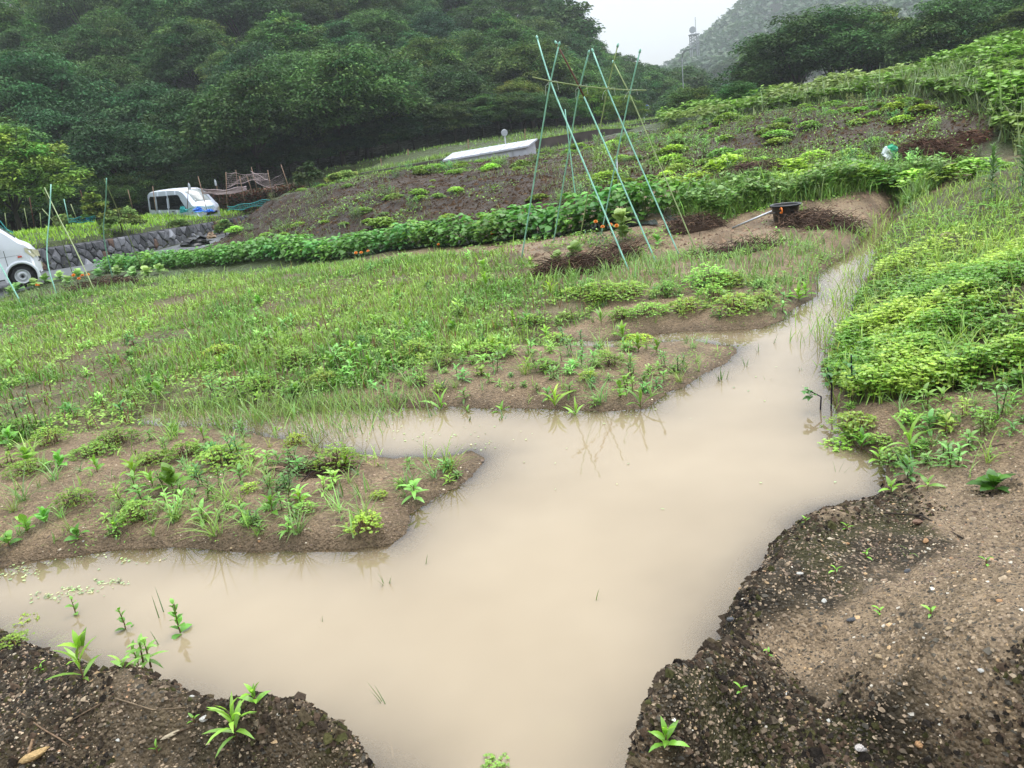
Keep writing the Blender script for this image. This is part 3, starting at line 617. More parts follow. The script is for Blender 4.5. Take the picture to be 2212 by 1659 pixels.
def build_clover():
    b = MB()
    P = scatter('bank', 38000, 2.6, 9.5, alo=.15, pw=1.0, mindist=-.03, jt=1.5)
    r = np.hypot(P[:, 0], P[:, 1]); d = .6*fbm(P[:, 0], P[:, 1], .6, 3, 61)+.75*fbm(P[:, 0], P[:, 1], .17, 3, 65)
    keep = rng.random(len(P)) < sst(-.55, .0, d)*(1-.75*sst(6.5, 8, r)); P = P[keep]; r = r[keep]; d = d[keep]
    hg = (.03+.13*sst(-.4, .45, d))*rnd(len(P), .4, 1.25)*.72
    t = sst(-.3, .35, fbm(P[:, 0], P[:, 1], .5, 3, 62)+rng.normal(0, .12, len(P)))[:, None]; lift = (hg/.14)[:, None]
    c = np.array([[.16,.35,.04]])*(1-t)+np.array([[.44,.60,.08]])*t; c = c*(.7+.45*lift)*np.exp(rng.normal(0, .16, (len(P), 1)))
    P[:, 2] = H(P[:, 0], P[:, 1])
    trifol(b, P, hg, .011+.0012*r, c)
    k = rng.random(len(P)) < .22; Q = P[k]
    b.blades(Q+np.c_[np.zeros((len(Q), 2)), hg[k]*.6], rnd(len(Q), 0, 6.28), rnd(len(Q), 1.3, 1.6), .035, .005, .1, DI, jit((.55, .56, .16), len(Q), .15))
    k = rng.random(len(P)) < .3; Q = P[k]
    b.blades(Q, rnd(len(Q), 0, 6.28), rnd(len(Q), 1.2, 1.55), hg[k], .003, .1, [1, 1], jit((.10, .09, .035), len(Q), .3))
    tag(link('clover_cover', b.mesh('clover_cover', M['veg'])), kind='stuff')
build_clover()
def build_crest():
    b = MB()
    P = scatter('kudzu', 11000, 12, 34, alo=.1, ahi=.95, jt=.3)
    d = fbm(P[:, 0], P[:, 1], 1.6, 4, 71); hg = .12+.42*sst(-.35, .45, d)*rnd(len(P), .6, 1)
    c = np.array([.17, .31, .045])*(.62+.75*sst(-.3, .4, d))[:, None]*np.exp(rng.normal(0, .22, (len(P), 1)))
    yel = sst(.05, .3, fbm(P[:, 0], P[:, 1], 4, 2, 72))[:, None]*.5; c = c*(1-yel)+np.array([.38, .42, .14])*yel
    P = P+np.c_[np.zeros((len(P), 2)), hg]
    for j in range(3): b.blades(P+rng.normal(0, .02, P.shape), rnd(len(P), 0, 6.28), rnd(len(P), -.3, .6), .15, .13, .6, DI, c)
    Q = tuftize(scatter('kudzu', 900, 12, 24, alo=.25, ahi=.95), 7, .09)
    grass_on(b, Q, .42, .022, jit((.24, .31, .12), len(Q), .25), 2, spread=.5)
    # leafy low growth in the strip beside the path and over the bank top
    P = scatter(('midgreen',), 5200, 8, 17, jt=.3); hg = rnd(len(P), .05, .34)*sst(-.5, .2, fbm(P[:, 0], P[:, 1], .8, 3, 73))
    P = P+np.c_[np.zeros((len(P), 2)), hg]
    for j in range(2): b.blades(P+rng.normal(0, .01, P.shape), rnd(len(P), 0, 6.28), rnd(len(P), -.3, .7), .075, .055, .5, DI, jit((.20, .34, .08), len(P), .25))
    # verge behind the crest, along the concrete walls
    for (x0, u0, v0, d0, u1, v1, d1, nn) in ((0,770,372,35,960,338,36,900),(0,1163,300,38.4,1297,278,40.4,900),(0,1297,278,40.4,1420,276,42.4,900),(0,905,345,38.5,1160,300,40.5,1200),(0,1330,268,52,1450,250,56,700),(0,800,380,32,1100,338,33,700),(0,1160,326,32,1420,292,33,700)):
        t = rnd(nn, 0, 1); a, c_ = at(u0, v0, d0), at(u1, v1, d1); P = a[None]+(c_-a)[None]*t[:, None]; P[:, 1] += rnd(nn, .1, 1.0); P[:, 2] -= .05
        grass_on(b, P, .17, .03, jit((.22, .34, .07), nn, .3), 2)
    for nn, u0, u1, da, db, l in ((7000,-100,1200,31,47,.14),(3000,1100,1480,40,58,.15)):
        U = rnd(nn, u0, u1); D = rnd(nn, da, db)+np.clip(U-500, 0, 900)*.012; P = np.array([at(u, 300, d) for u, d in zip(U, D)]); P[:, 2] = H(P[:, 0], P[:, 1])
        P = P[(P[:, 0] < XL(P[:, 1])-8) | (P[:, 1] > WLy[-1]+2)]
        grass_on(b, P, l, .05, jit((.2, .33, .06), len(P), .3), 2)
    tag(link('crest_vines', b.mesh('crest_vines', M['veg'])), kind='stuff')
build_crest()
# ------------------------------------------------------------------ dry stone wall, stone by stone
def clip(poly, nx, ny, c):
    o = []
    for i in range(len(poly)):
        p, q = poly[i], poly[(i+1) % len(poly)]; a, b = p[0]*nx+p[1]*ny-c, q[0]*nx+q[1]*ny-c
        if a <= 0: o.append(p)
        if (a < 0 < b) or (b < 0 < a): t = a/(a-b); o.append((p[0]+(q[0]-p[0])*t, p[1]+(q[1]-p[1])*t))
    return o
def stone_wall():
    seg = np.r_[0, np.cumsum(np.hypot(np.diff(WLx), np.diff(WLy)))]; Lt = seg[-1]
    def pos(s, t, off=0.):
        x, y = np.interp(s, seg, WLx), np.interp(s, seg, WLy); zb, zt = np.interp(s, seg, WLb)-.12, np.interp(s, seg, WLt)-.02
        i = min(np.searchsorted(seg, s, 'right')-1, len(seg)-2); i = max(i, 0); dx, dy = WLx[i+1]-WLx[i], WLy[i+1]-WLy[i]; L = math.hypot(dx, dy)
        lean = .08*(t)
        return np.array([x+dy/L*(off-lean), y-dx/L*(off-lean), zb+(zt-zb)*t])
    root = empty('stone_wall', pos(Lt/2, 0), 0, 'dark grey dry stone retaining wall topped by grass, beside the road', 'wall')
    ro = np.array(root.location)
    b = MB(); ss = np.linspace(0, Lt, 60); v = []
    for s in ss: v += [pos(s, 0, -.03), pos(s, 1, -.03), pos(s, 1, -.95), pos(s, 0, -.95)]
    f = [(4*i+j, 4*i+(j+1) % 4, 4*i+4+(j+1) % 4, 4*i+4+j) for i in range(59) for j in range(4)]
    b.add(np.array(v)-ro, f, (.018, .016, .015)); link('backing', b.mesh('backing', M['stone']), root)
    seeds = []
    s = .1
    hw = 1.0
    while s < Lt-.1:
        w = .50+.05*min(s/Lt, 1)*3
        col_n = 4
        for k in range(col_n): seeds.append((s+rng.uniform(-.18, .18)+(.26 if k % 2 else 0), (k+.5)/col_n+rng.uniform(-.1, .1)))
        s += w*rng.uniform(.8, 1.2)
    seeds = np.array(seeds)
    hh = lambda s: float(np.interp(s, seg, WLt)-np.interp(s, seg, WLb)+.1)
    stuff = MB(); cnt = 0
    for i, (s0, t0) in enumerate(seeds):
        h0 = hh(s0); poly = [(s0-.7, 0), (s0+.7, 0), (s0+.7, h0), (s0-.7, h0)]; a = (s0, t0*h0)
        for j in np.nonzero(np.abs(seeds[:, 0]-s0) < 1.0)[0]:
            if j == i: continue
            q = (seeds[j][0], seeds[j][1]*h0); nx, ny = q[0]-a[0], q[1]-a[1]
            poly = clip(poly, nx, ny, (q[0]**2+q[1]**2-a[0]**2-a[1]**2)/2)
            if len(poly) < 3: break
        if len(poly) < 3: continue
        c = np.mean(poly, 0); P = [(c[0]+(p[0]-c[0])*.95, c[1]+(p[1]-c[1])*.93) for p in poly]
        P = [p for k, p in enumerate(P) if math.hypot(p[0]-P[k-1][0], p[1]-P[k-1][1]) > .03]
        if len(P) < 3: continue
        n = len(P); prd = rng.uniform(.02, .09); V = [pos(p[0], p[1]/h0, -.04) for p in P]
        V += [pos(c[0]+(p[0]-c[0])*.9, (c[1]+(p[1]-c[1])*.9)/h0, prd*.7+rng.uniform(-.01, .01)) for p in P]
        V += [pos(c[0]+(p[0]-c[0])*.5, (c[1]+(p[1]-c[1])*.5)/h0, prd+rng.uniform(-.015, .02)) for p in P]+[pos(c[0], c[1]/h0, prd+.01)]
        m = MB(); F = [(k, (k+1) % n, n+(k+1) % n, n+k) for k in range(n)]+[(n+k, n+(k+1) % n, 2*n+(k+1) % n, 2*n+k) for k in range(n)]
        o0 = pos(c[0], c[1]/h0); col = np.array([.10, .10, .108])*math.exp(rng.normal(0, .45))
        if rng.random() < .06: col = np.array([.12, .07, .05])
        m.add(np.array(V)-o0, F, col); m.f.append(np.array([(2*n+k, 2*n+(k+1) % n, 3*n) for k in range(n)])); m.mi.append(np.zeros(n, int))
        link('stone', m.mesh('stone', M['stone']), root, o0-ro); cnt += 1
    print('STONES', cnt)
stone_wall()
# ------------------------------------------------------------------ road
def road():
    b = MB(); v = []
    for y in np.linspace(10, WLy[-1]+2, 140):
        x = float(XL(y)) if y > WLy[0] else WLx[0]+(y-WLy[0])*(WLx[1]-WLx[0])/(WLy[1]-WLy[0]); zb = float(np.interp(y, WLy, WLb))+.07
        v += [(x+.55, y, zb-.03), (x+2.2, y, zb-.01), (x+4.0, y, zb), (x+4.0, y, zb-.3)]
    f = [(4*i+j+1, 4*i+j, 4*i+4+j, 4*i+5+j) for i in range(139) for j in range(3)]
    b.add(v, f); tag(link('road', b.mesh('road', M['asphalt'])), kind='structure')
road()
# ------------------------------------------------------------------ concrete retaining walls, shed, signs at the back
def cwall(pts, drop, th, label):
    b = MB(); c = np.mean(pts, 0); v = []
    for p in pts: p = np.array(p); v += [p-c, p-c+[0, th, 0], p-c+[0, th, -drop], p-c+[0, 0, -drop]]
    n = len(pts); f = [(4*i+j, 4*i+4+j, 4*i+4+(j+1) % 4, 4*i+(j+1) % 4) for i in range(n-1) for j in range(4)]+[(0, 1, 2, 3), (4*n-1, 4*n-2, 4*n-3, 4*n-4)]
    b.add(v, f); o = link('retaining_wall', b.mesh('retaining_wall', M['concrete']), None, c); tag(o, label, 'wall')
cwall([at(1150, 303, 38.2), at(1225, 290, 39.2), at(1297, 279, 40.3), at(1345, 277.5, 41.3), at(1430, 279, 42.5)], 2.2, .3, 'long stained concrete retaining wall right of the white roofed shed')
cwall([at(1345, 272, 52), at(1400, 264, 54), at(1450, 256, 56)], 1.2, .3, 'short upper concrete wall below the blue road sign')
cwall([at(770, 376, 34.6), at(850, 362, 35.2), at(960, 343, 36)], .45, .2, 'low concrete wall left of the shed, upper of two')
cwall([at(770, 386, 33.8), at(870, 366, 34.2), at(1000, 350, 34.8), at(1120, 335, 35.4)], .3, .2, 'low concrete kerb wall in front of the shed, lower of two')
def shed():
    A, B_, C_, D = at(956, 346, 35.5), at(1141, 314, 34.6), at(1161, 299, 37.2), at(978, 330, 38.4)
    c = (A+B_)/2; c[2] -= 1.0; e = empty('shed', c, 0, 'long low shed with white single pitch roof and pale walls', 'shed')
    up = np.array([0, 0, .07]); P = [p-c for p in (A, B_, C_, D)]
    b = MB(); v = P+[p-up for p in P]; b.add(v, [(0,1,2,3),(7,6,5,4),(0,4,5,1),(1,5,6,2),(2,6,7,3),(3,7,4,0)]); link('roof', b.mesh('roof', M['roof_white']), e)
    for i in range(1, 9):
        t = i/9; b = MB(); b.tube([P[0]*(1-t)+P[1]*t+[0, 0, .012], P[3]*(1-t)+P[2]*t+[0, 0, .012]], .014, 4); link('roof_seam', b.mesh('roof_seam', M['wall_white']), e)
    k = [P[0]*.97+P[2]*.03, P[1]*.97+P[3]*.03, P[2]*.97+P[0]*.03, P[3]*.97+P[1]*.03]; b = MB()
    v = [p-up for p in k]+[np.array([p[0], p[1], -.6]) for p in k]; b.add(v, [(0,4,5,1),(1,5,6,2),(2,6,7,3),(3,7,4,0)]); link('wall', b.mesh('wall', M['wall_white']), e)
    for i in range(1, 6):
        t = i/6; p = k[0]*(1-t)+k[1]*t; b = MB(); b.box((p[0]-.02, p[1]-.03, -.5), (p[0]+.02, p[1]-.008, p[2]-.09)); link('seam', b.mesh('seam', M['grey_metal']), e)
shed()
def sign(u, vb, vt, d, kind, label):
    B_ = at(u, vb, d); T = at(u, vt, d); h = T[2]-B_[2]; e = empty('road_sign' if kind else 'road_reflector', (B_[0], B_[1], B_[2]-.3), 0, label, 'road sign' if kind else 'road marker')
    b = MB(); b.tube([(0,0,0),(0,0,h+.3)], .035, 6); link('post', b.mesh('post', M['white_paint']), e)
    if kind == 1:
        for (x, z, r, m, nm) in ((.27, .0, .18, 'sign_blue', 'blue_disc'), (.08, -.47, .21, 'sign_grey', 'mirror')):
            b = MB(); b.lathe([(0,-.02),(r,-.02),(r,.02),(0,.02)], 20, axis=1); o = link(nm, b.mesh(nm, M[m]), e, (x, -.09, h+.3+z)); 
            b = MB(); b.lathe([(r,-.03),(r+.02,-.03),(r+.02,.03),(r,.03),(r,-.03)], 20, axis=1); link('rim', b.mesh('rim', M['white_paint']), o)
            if nm == 'blue_disc': b = MB(); b.box((-.02, -.04, -.10), (.02, -.025, .1)); b.box((-.07, -.04, .03), (.07, -.026, .06)); link('symbol', b.mesh('symbol', M['white_paint']), o)
    else:
        b = MB(); b.lathe([(0,-.02),(.15,-.02),(.16,.0),(.15,.02),(0,.02)], 16, axis=1); link('disc', b.mesh('disc', M['sign_grey']), e, (0, -.05, h+.35))
sign(1392, 262, 232, 72, 1, 'round blue road sign over a round grey traffic mirror on a white post')
sign(1092, 309, 289, 40, 0, 'small round reflector on a white post behind the shed roof')
def thinpost(u0, v0, u1, v1, d, r, m, label):
    a, c = at(u0, v0, d), at(u1, v1, d); b = MB(); b.tube([np.zeros(3), c-a], r, 5); tag(link('marker_post', b.mesh('marker_post', M[m]), None, a), label, 'post', 'thin posts along the back verge')
thinpost(1134, 302, 1134, 278, 42, .03, 'bamboo', 'thin post between the reflector and the crossed poles'); thinpost(1012, 322, 1011, 301, 41, .03, 'bamboo', 'thin stub post left of the reflector')
thinpost(1344, 272, 1336, 254, 56, .05, 'bamboo', 'leaning pale stub post on the upper wall'); thinpost(824, 360, 822, 342, 40, .03, 'bamboo', 'thin post at the left end of the back verge')
thinpost(882, 344, 881, 322, 46, .04, 'bamboo', 'thin post in the dark gap before the forest')
def lamp_post():
    P = [at(1474, 150, 90), at(1473, 125, 90), at(1476, 114, 89.6), at(1484, 107, 89), at(1495, 104, 88.4)]; g = P[0].copy(); g[2] = float(H(g[0], g[1]))
    e = empty('street_lamp', g, 0, 'curved grey street lamp standing against the misty trees', 'street lamp'); b = MB(); b.tube([np.array([0, 0, 0])]+[p-g for p in P], .055, 6); link('post', b.mesh('post', M['grey_metal']), e)
    q = P[-1]-g; b = MB(); b.box(q-[.1, .2, .1], q+[.7, .2, .06]); link('lamp_head', b.mesh('lamp_head', M['grey_metal']), e)
lamp_post()
def tower():
    d = 260; g = at(1500, 99, d); s = d/FOC; e = empty('antenna_tower', g, 0, 'hazy lattice tower with platform and tall mast on the right ridge', 'tower')
    b = MB(); w = 7*s; h = 20*s
    for x in (-w, w):
        for y in (-w, w): b.tube([(x, y, -3), (x, y, h)], .16, 4)
    link('legs_frame', b.mesh('legs_frame', M['grey_metal']), e); b = MB()
    for k in range(4):
        z0, z1 = h*k/4, h*(k+1)/4
        for y in (-w, w): b.tube([(-w, y, z0), (w, y, z1)], .09, 4); b.tube([(w, y, z0), (-w, y, z1)], .09, 4)
    link('bracing', b.mesh('bracing', M['grey_metal']), e)
    b = MB(); b.box((-w*1.3, -w*1.3, h), (w*1.3, w*1.3, h+.3)); link('platform', b.mesh('platform', M['grey_metal']), e)
    b = MB(); b.tube([(w*.6, 0, h), (w*.6, 0, h+33*s)], .10, 5); link('mast', b.mesh('mast', M['grey_metal']), e)
    b = MB(); b.lathe([(0, -.2), (1.0, -.2), (1.0, .2), (0, .2)], 10, axis=1, org=(-w*.6, -w, h+1.4)); link('dish', b.mesh('dish', M['grey_metal']), e)
tower()
# ------------------------------------------------------------------ vans
def van(loc, yaw, pitch, label, body, roofm, rows):
    """kei van, x forward, near side -y; length 3.4"""
    e = empty('parked_van', loc, 0, label, 'van'); e.rotation_euler = (0, pitch, yaw)
    X = np.array([-1.70,-1.66,-1.5,-1.2,-.9,-.6,-.3,0,.3,.55,.75,.95,1.12,1.25,1.36,1.48,1.58,1.66,1.70])
    top = np.interp(X, [-1.70,-1.66,-1.5,-1.0,0,.55,.75,.95,1.12,1.25,1.36,1.48,1.58,1.66,1.70], [1.62,1.74,1.83,1.87,1.87,1.83,1.76,1.60,1.42,1.28,1.15,1.08,1.0,.86,.62])
    bot = np.interp(X, [-1.7,-1.5,1.4,1.7], [.36,.27,.27,.34])
    hw = np.interp(X, [-1.7,-1.6,1.3,1.5,1.62,1.7], [.66,.725,.725,.70,.62,.50])
    def sy(x, z):       # half width of the body at x, z
        w = np.interp(x, X, hw); t = np.clip((z-.95)/.9, 0, 1); return w*(1-.17*t**1.3)-np.clip((.5-z), 0, 1)*.06
    # side skins with wheel arches cut out
    wx = (-1.10, 1.27); wr = .335; wz = .275; zs = np.concatenate([np.linspace(0, 1, 27)])
    for m, sgn in ((0, -1), (1, 1)):
        b = MB(); xs = np.unique(np.concatenate([X, np.linspace(-1.7, 1.7, 86)])); tp = np.interp(xs, X, top)-.06; bt = np.interp(xs, X, bot)
        XX, TT = np.meshgrid(xs, zs, indexing='ij'); ZZ = bt[:, None]+(tp-bt)[:, None]*TT; YY = sgn*sy(XX, ZZ)
        V = np.stack([XX, YY, ZZ], -1); idx = np.arange(XX.size).reshape(XX.shape)
        for w in wx:
            dd = np.hypot(XX-w, ZZ-wz); near = (dd < wr+.03) & (dd > wr-.06); k = wr/np.maximum(dd, .01); V[..., 0] = np.where(near, w+(XX-w)*k, V[..., 0]); V[..., 2] = np.where(near, wz+(ZZ-wz)*k, V[..., 2])
        cx = (XX[:-1, :-1]+XX[1:, 1:])/2; cz = (ZZ[:-1, :-1]+ZZ[1:, 1:])/2; ok = np.ones(cx.shape, bool)
        for w in wx: ok &= np.hypot(cx-w, cz-wz) > wr-.012
        q = np.stack([idx[:-1, :-1], idx[1:, :-1], idx[1:, 1:], idx[:-1, 1:]], -1)[ok]
        b.add(V.reshape(-1, 3), q if sgn < 0 else q[:, ::-1]); link('side_panel', b.mesh('side_panel', M[body], True), e)
    # roof, windscreen slope, nose: lofted across
    b = MB(); n = len(X); ys = np.linspace(-1, 1, 15); v = []
    for i in range(n):
        z0 = top[i]-.06; w = sy(X[i], z0)
        for t in ys: v.append((X[i]+(.10*(1-t*t) if X[i] > .5 else 0), w*t, z0+.06*(1-abs(t)**4)))
    f = [(i*15+j, (i+1)*15+j, (i+1)*15+j+1, i*15+j+1) for i in range(n-1) for j in range(14)]
    b.add(v, [q for q in f if q[0]//15 < 10]); link('roof', b.mesh('roof', M[roofm], True), e)
    b = MB(); b.add(v, [q for q in f if q[0]//15 >= 10]); link('bonnet', b.mesh('bonnet', M[body], True), e)
    b = MB(); ff = []; v = [(1.70+.10*(1-t*t), sy(1.70, .55)*t, z) for z in (.30, .45, .57) for t in ys]; b.add(v, [(k*15+j, k*15+j+1, (k+1)*15+j+1, (k+1)*15+j) for k in range(2) for j in range(14)]); link('bumper', b.mesh('bumper', M[body], True), e)
    b = MB(); ys2 = np.linspace(-1, 1, 9); v = [(-1.705, sy(-1.7, z)*t, z) for z in np.linspace(.3, 1.6, 8) for t in ys2]; b.add(v, [(k*9+j, (k+1)*9+j, (k+1)*9+j+1, k*9+j+1) for k in range(7) for j in range(8)]); link('tailgate', b.mesh('tailgate', M[body], True), e)
    b = MB(); b.box((-1.64, -.60, .24), (1.6, .60, .5)); link('underbody', b.mesh('underbody', M['black_plastic']), e)
    # glass
    def panel(name, pts, m, off=.006, sgn=-1):
        b = MB(); P = [(x, sgn*(sy(x, z)+off), z) for x, z in pts]; c = np.mean(P, 0); n_ = len(P); b.add(P+[tuple(c)], [(i, (i+1) % n_, n_) for i in range(n_)]); return link(name, b.mesh(name, M[m]), e)
    W1 = [(-1.50,1.02),(-1.12,1.0),(-1.12,1.56),(-1.44,1.58),(-1.52,1.5)]; W2 = [(-1.00,1.0),(-.30,.98),(-.30,1.57),(-1.00,1.57)]; W3 = [(-.16,.98),(.86,.93),(.92,1.0),(.52,1.54),(.42,1.58),(-.16,1.58)]
    for sgn in (-1, 1):
        for Wn in (W1, W2, W3):
            panel('window_frame', [(x+(x-np.mean([p[0] for p in Wn]))*.07, z+(z-1.28)*.09) for x, z in Wn], 'black_plastic', .004, sgn); panel('window', Wn, 'glass', .009, sgn)
    b = MB(); Xw = np.linspace(.70, 1.30, 8); v = []
    for x in Xw:
        z = np.interp(x, X, top); w = sy(x, z-.06)*.90
        for t in ys: v.append((x+.10*(1-t*t)+.006, w*t, z+.006-.06*abs(t*.9)**4))
    b.add(v, [(i*15+j, (i+1)*15+j, (i+1)*15+j+1, i*15+j+1) for i in range(7) for j in range(14)]); link('windscreen', b.mesh('windscreen', M['screen'], True), e)
    for x in (-.23, 1.02, -1.06):
        for sgn in (-1, 1):
            b = MB(); zz = np.linspace(.38, .95 if x > .5 else 1.6, 8); b.add([(x+d_, sgn*(sy(x, z)+.004), z) for z in zz for d_ in (-.006, .006)], [(2*i, 2*i+1, 2*i+3, 2*i+2) for i in range(7)]); link('door_seam', b.mesh('door_seam', M['black_plastic']), e)
    b = MB(); zz = np.linspace(-1.5, 1.35, 12); b.add([(x, -(sy(x, .80)+.004), .80+d_) for x in zz for d_ in (-.006, .006)], [(2*i, 2*i+1, 2*i+3, 2*i+2) for i in range(11)]); link('body_crease', b.mesh('body_crease', M['grey_metal']), e)
    b = MB(); b.box((1.28, -.742, .74), (1.37, -.715, .78)); link('side_marker', b.mesh('side_marker', M['amber']), e)
    b = MB(); b.box((-.02, -.752, .84), (.14, -.735, .875)); link('door_handle', b.mesh('door_handle', M['black_plastic']), e)
    for sgn in (-1, 1):
        b = MB(); P = [(1.45, .96), (1.60, .90), (1.665, .72), (1.60, .68), (1.44, .86)]; Q = [(x+.02, sgn*(sy(x, z)*1.0+.012), z) for x, z in P]+[(1.78, sgn*.40, .84), (1.795, sgn*.38, .68)]
        b.add(Q, [(0, 1, 2), (0, 2, 3), (0, 3, 4), (1, 5, 6), (1, 6, 2)]); link('headlight', b.mesh('headlight', M['lens']), e)
    b = MB(); b.box((1.66, -.30, .62), (1.81, .30, .72)); link('grille', b.mesh('grille', M['black_plastic']), e)
    b = MB(); b.box((1.78, -.165, .40), (1.815, .165, .52)); link('number_plate', b.mesh('number_plate', M['lens']), e)
    b = MB(); b.box((.80, -.93, .98), (.88, -.76, 1.16)); b.box((.81, -.78, 1.0), (.85, -.70, 1.04)); link('wing_mirror', b.mesh('wing_mirror', M['black_plastic']), e)
    th = np.linspace(-.25, math.pi+.25, 25); b = MB()
    for w in wx:
        v = []
        for t in th:
            for r_, o_ in ((wr-.012, -.03), (wr-.012, .022), (wr+.045, .018), (wr+.055, -.005)): v.append((w+r_*math.cos(t), -(sy(w, .5)+o_), wz+r_*math.sin(t)))
        b2 = MB(); b2.add(v, [(4*i+j, 4*i+4+j, 4*i+5+j, 4*i+1+j) for i in range(24) for j in range(3)]); link('wheel_arch', b2.mesh('wheel_arch', M[body], True), e)
    for w in wx:
        for sgn in (-1, 1):
            o_ = (w, sgn*.60, wz)
            b = MB(); b.lathe([(.17,-.08),(.25,-.085),(.275,-.05),(.275,.05),(.25,.085),(.17,.08)], 28, axis=1); wh = link('tyre', b.mesh('tyre', M['rubber'], True), e, o_)
            b = MB(); b.lathe([(.17,-.07),(.176,-.085),(.165,-.088),(.15,-.05),(.125,-.04),(.10,-.075),(.06,-.08),(.055,-.05),(0,-.05)], 24, axis=1); rm = link('rim', b.mesh('rim', M['rimp'], True), wh)
            if sgn > 0: rm.scale = (1, -1, 1)
            b = MB()
            b.lathe([(0,-.086),(.035,-.084),(.035,-.06)], 8, axis=1); hb = link('hub', b.mesh('hub', M['black_plastic']), wh)
            if sgn > 0: hb.scale = (1, -1, 1)
    b = MB(); v = [];
    for w in wx: b.lathe([(.0, -.56), (.33, -.56), (.33, -.70)], 20, axis=1, org=(w, 0, wz))
    link('wheel_well', b.mesh('wheel_well', M['black_plastic']), e)
    return e
M['rimp'] = simple('painted_rim', (.55, .56, .58), .4, .2, .1, 10); M['screen'] = simple('windscreen_glass', (.16, .19, .19), .08, 0, .5, 2.2, 0, .6)
g = at(50, 620, 20.6)
vz = g[2]
wc = at(49, 597, 20.3); ya = math.radians(34)
w1 = van((wc[0]-1.27*math.cos(ya)-.66*math.sin(ya), wc[1]-1.27*math.sin(ya)+.66*math.cos(ya), wc[2]-.275), ya, 0, 'silver white small van entering at the left edge, only its front half showing', 'white_paint', 'white_paint', 3)
p = at(392, 412, 39.5)
w2 = van((p[0]-.05, p[1], p[2]-1.74), math.radians(-30), math.radians(1.5), 'silver small van with white roof parked behind the grassy terrace', 'silver_paint', 'white_paint', 3)
b = MB(); b.box((-.34, -.02, -.16), (.34, .0, .16)); s_ = link('sunshade', b.mesh('sunshade', M['bagw']), w2, (1.16, -.06, 1.40)); s_.rotation_euler = (math.radians(-50), 0, math.radians(90))
# ------------------------------------------------------------------ the crossed pole frame
def bent(a, m, c, n=9):
    if m is None: return np.array([a+(c-a)*t for t in np.linspace(0, 1, n)])
    L1, L2 = np.linalg.norm(m-a), np.linalg.norm(c-m); tm = L1/(L1+L2); o = []
    for t in np.linspace(0, 1, n):
        lin = a+(m-a)*(t/tm) if t < tm else m+(c-m)*((t-tm)/(1-tm)); o.append(lin)
    o = np.array(o); s = o.copy(); s[1:-1] = (o[:-2]+2*o[1:-1]+o[2:])/4; return s
def pole_mesh(pts, r, mat, ribs=True, rust=None):
    b = MB(); b.tube(pts, r, 8)
    L = np.linalg.norm(pts[-1]-pts[0])
    if ribs:
        for k in range(int(L/.14)):
            t = (k+.5)/(L/.14); i = min(int(t*(len(pts)-1)), len(pts)-2); q = pts[i]+(pts[i+1]-pts[i])*(t*(len(pts)-1)-i); dv = (pts[i+1]-pts[i]); dv /= np.linalg.norm(dv)
            for s in (0, 1): b.add([q+dv*.006+np.array([0,-r*.9,0])*(1 if s else -1), q-dv*.006+np.array([0,-r*.9,0])*(1 if s else -1), q+np.array([r*1.5*(1 if s else -1), -r*.6, .0])], [(0, 1, 2)])
    return b.mesh('pole', M[mat], True)
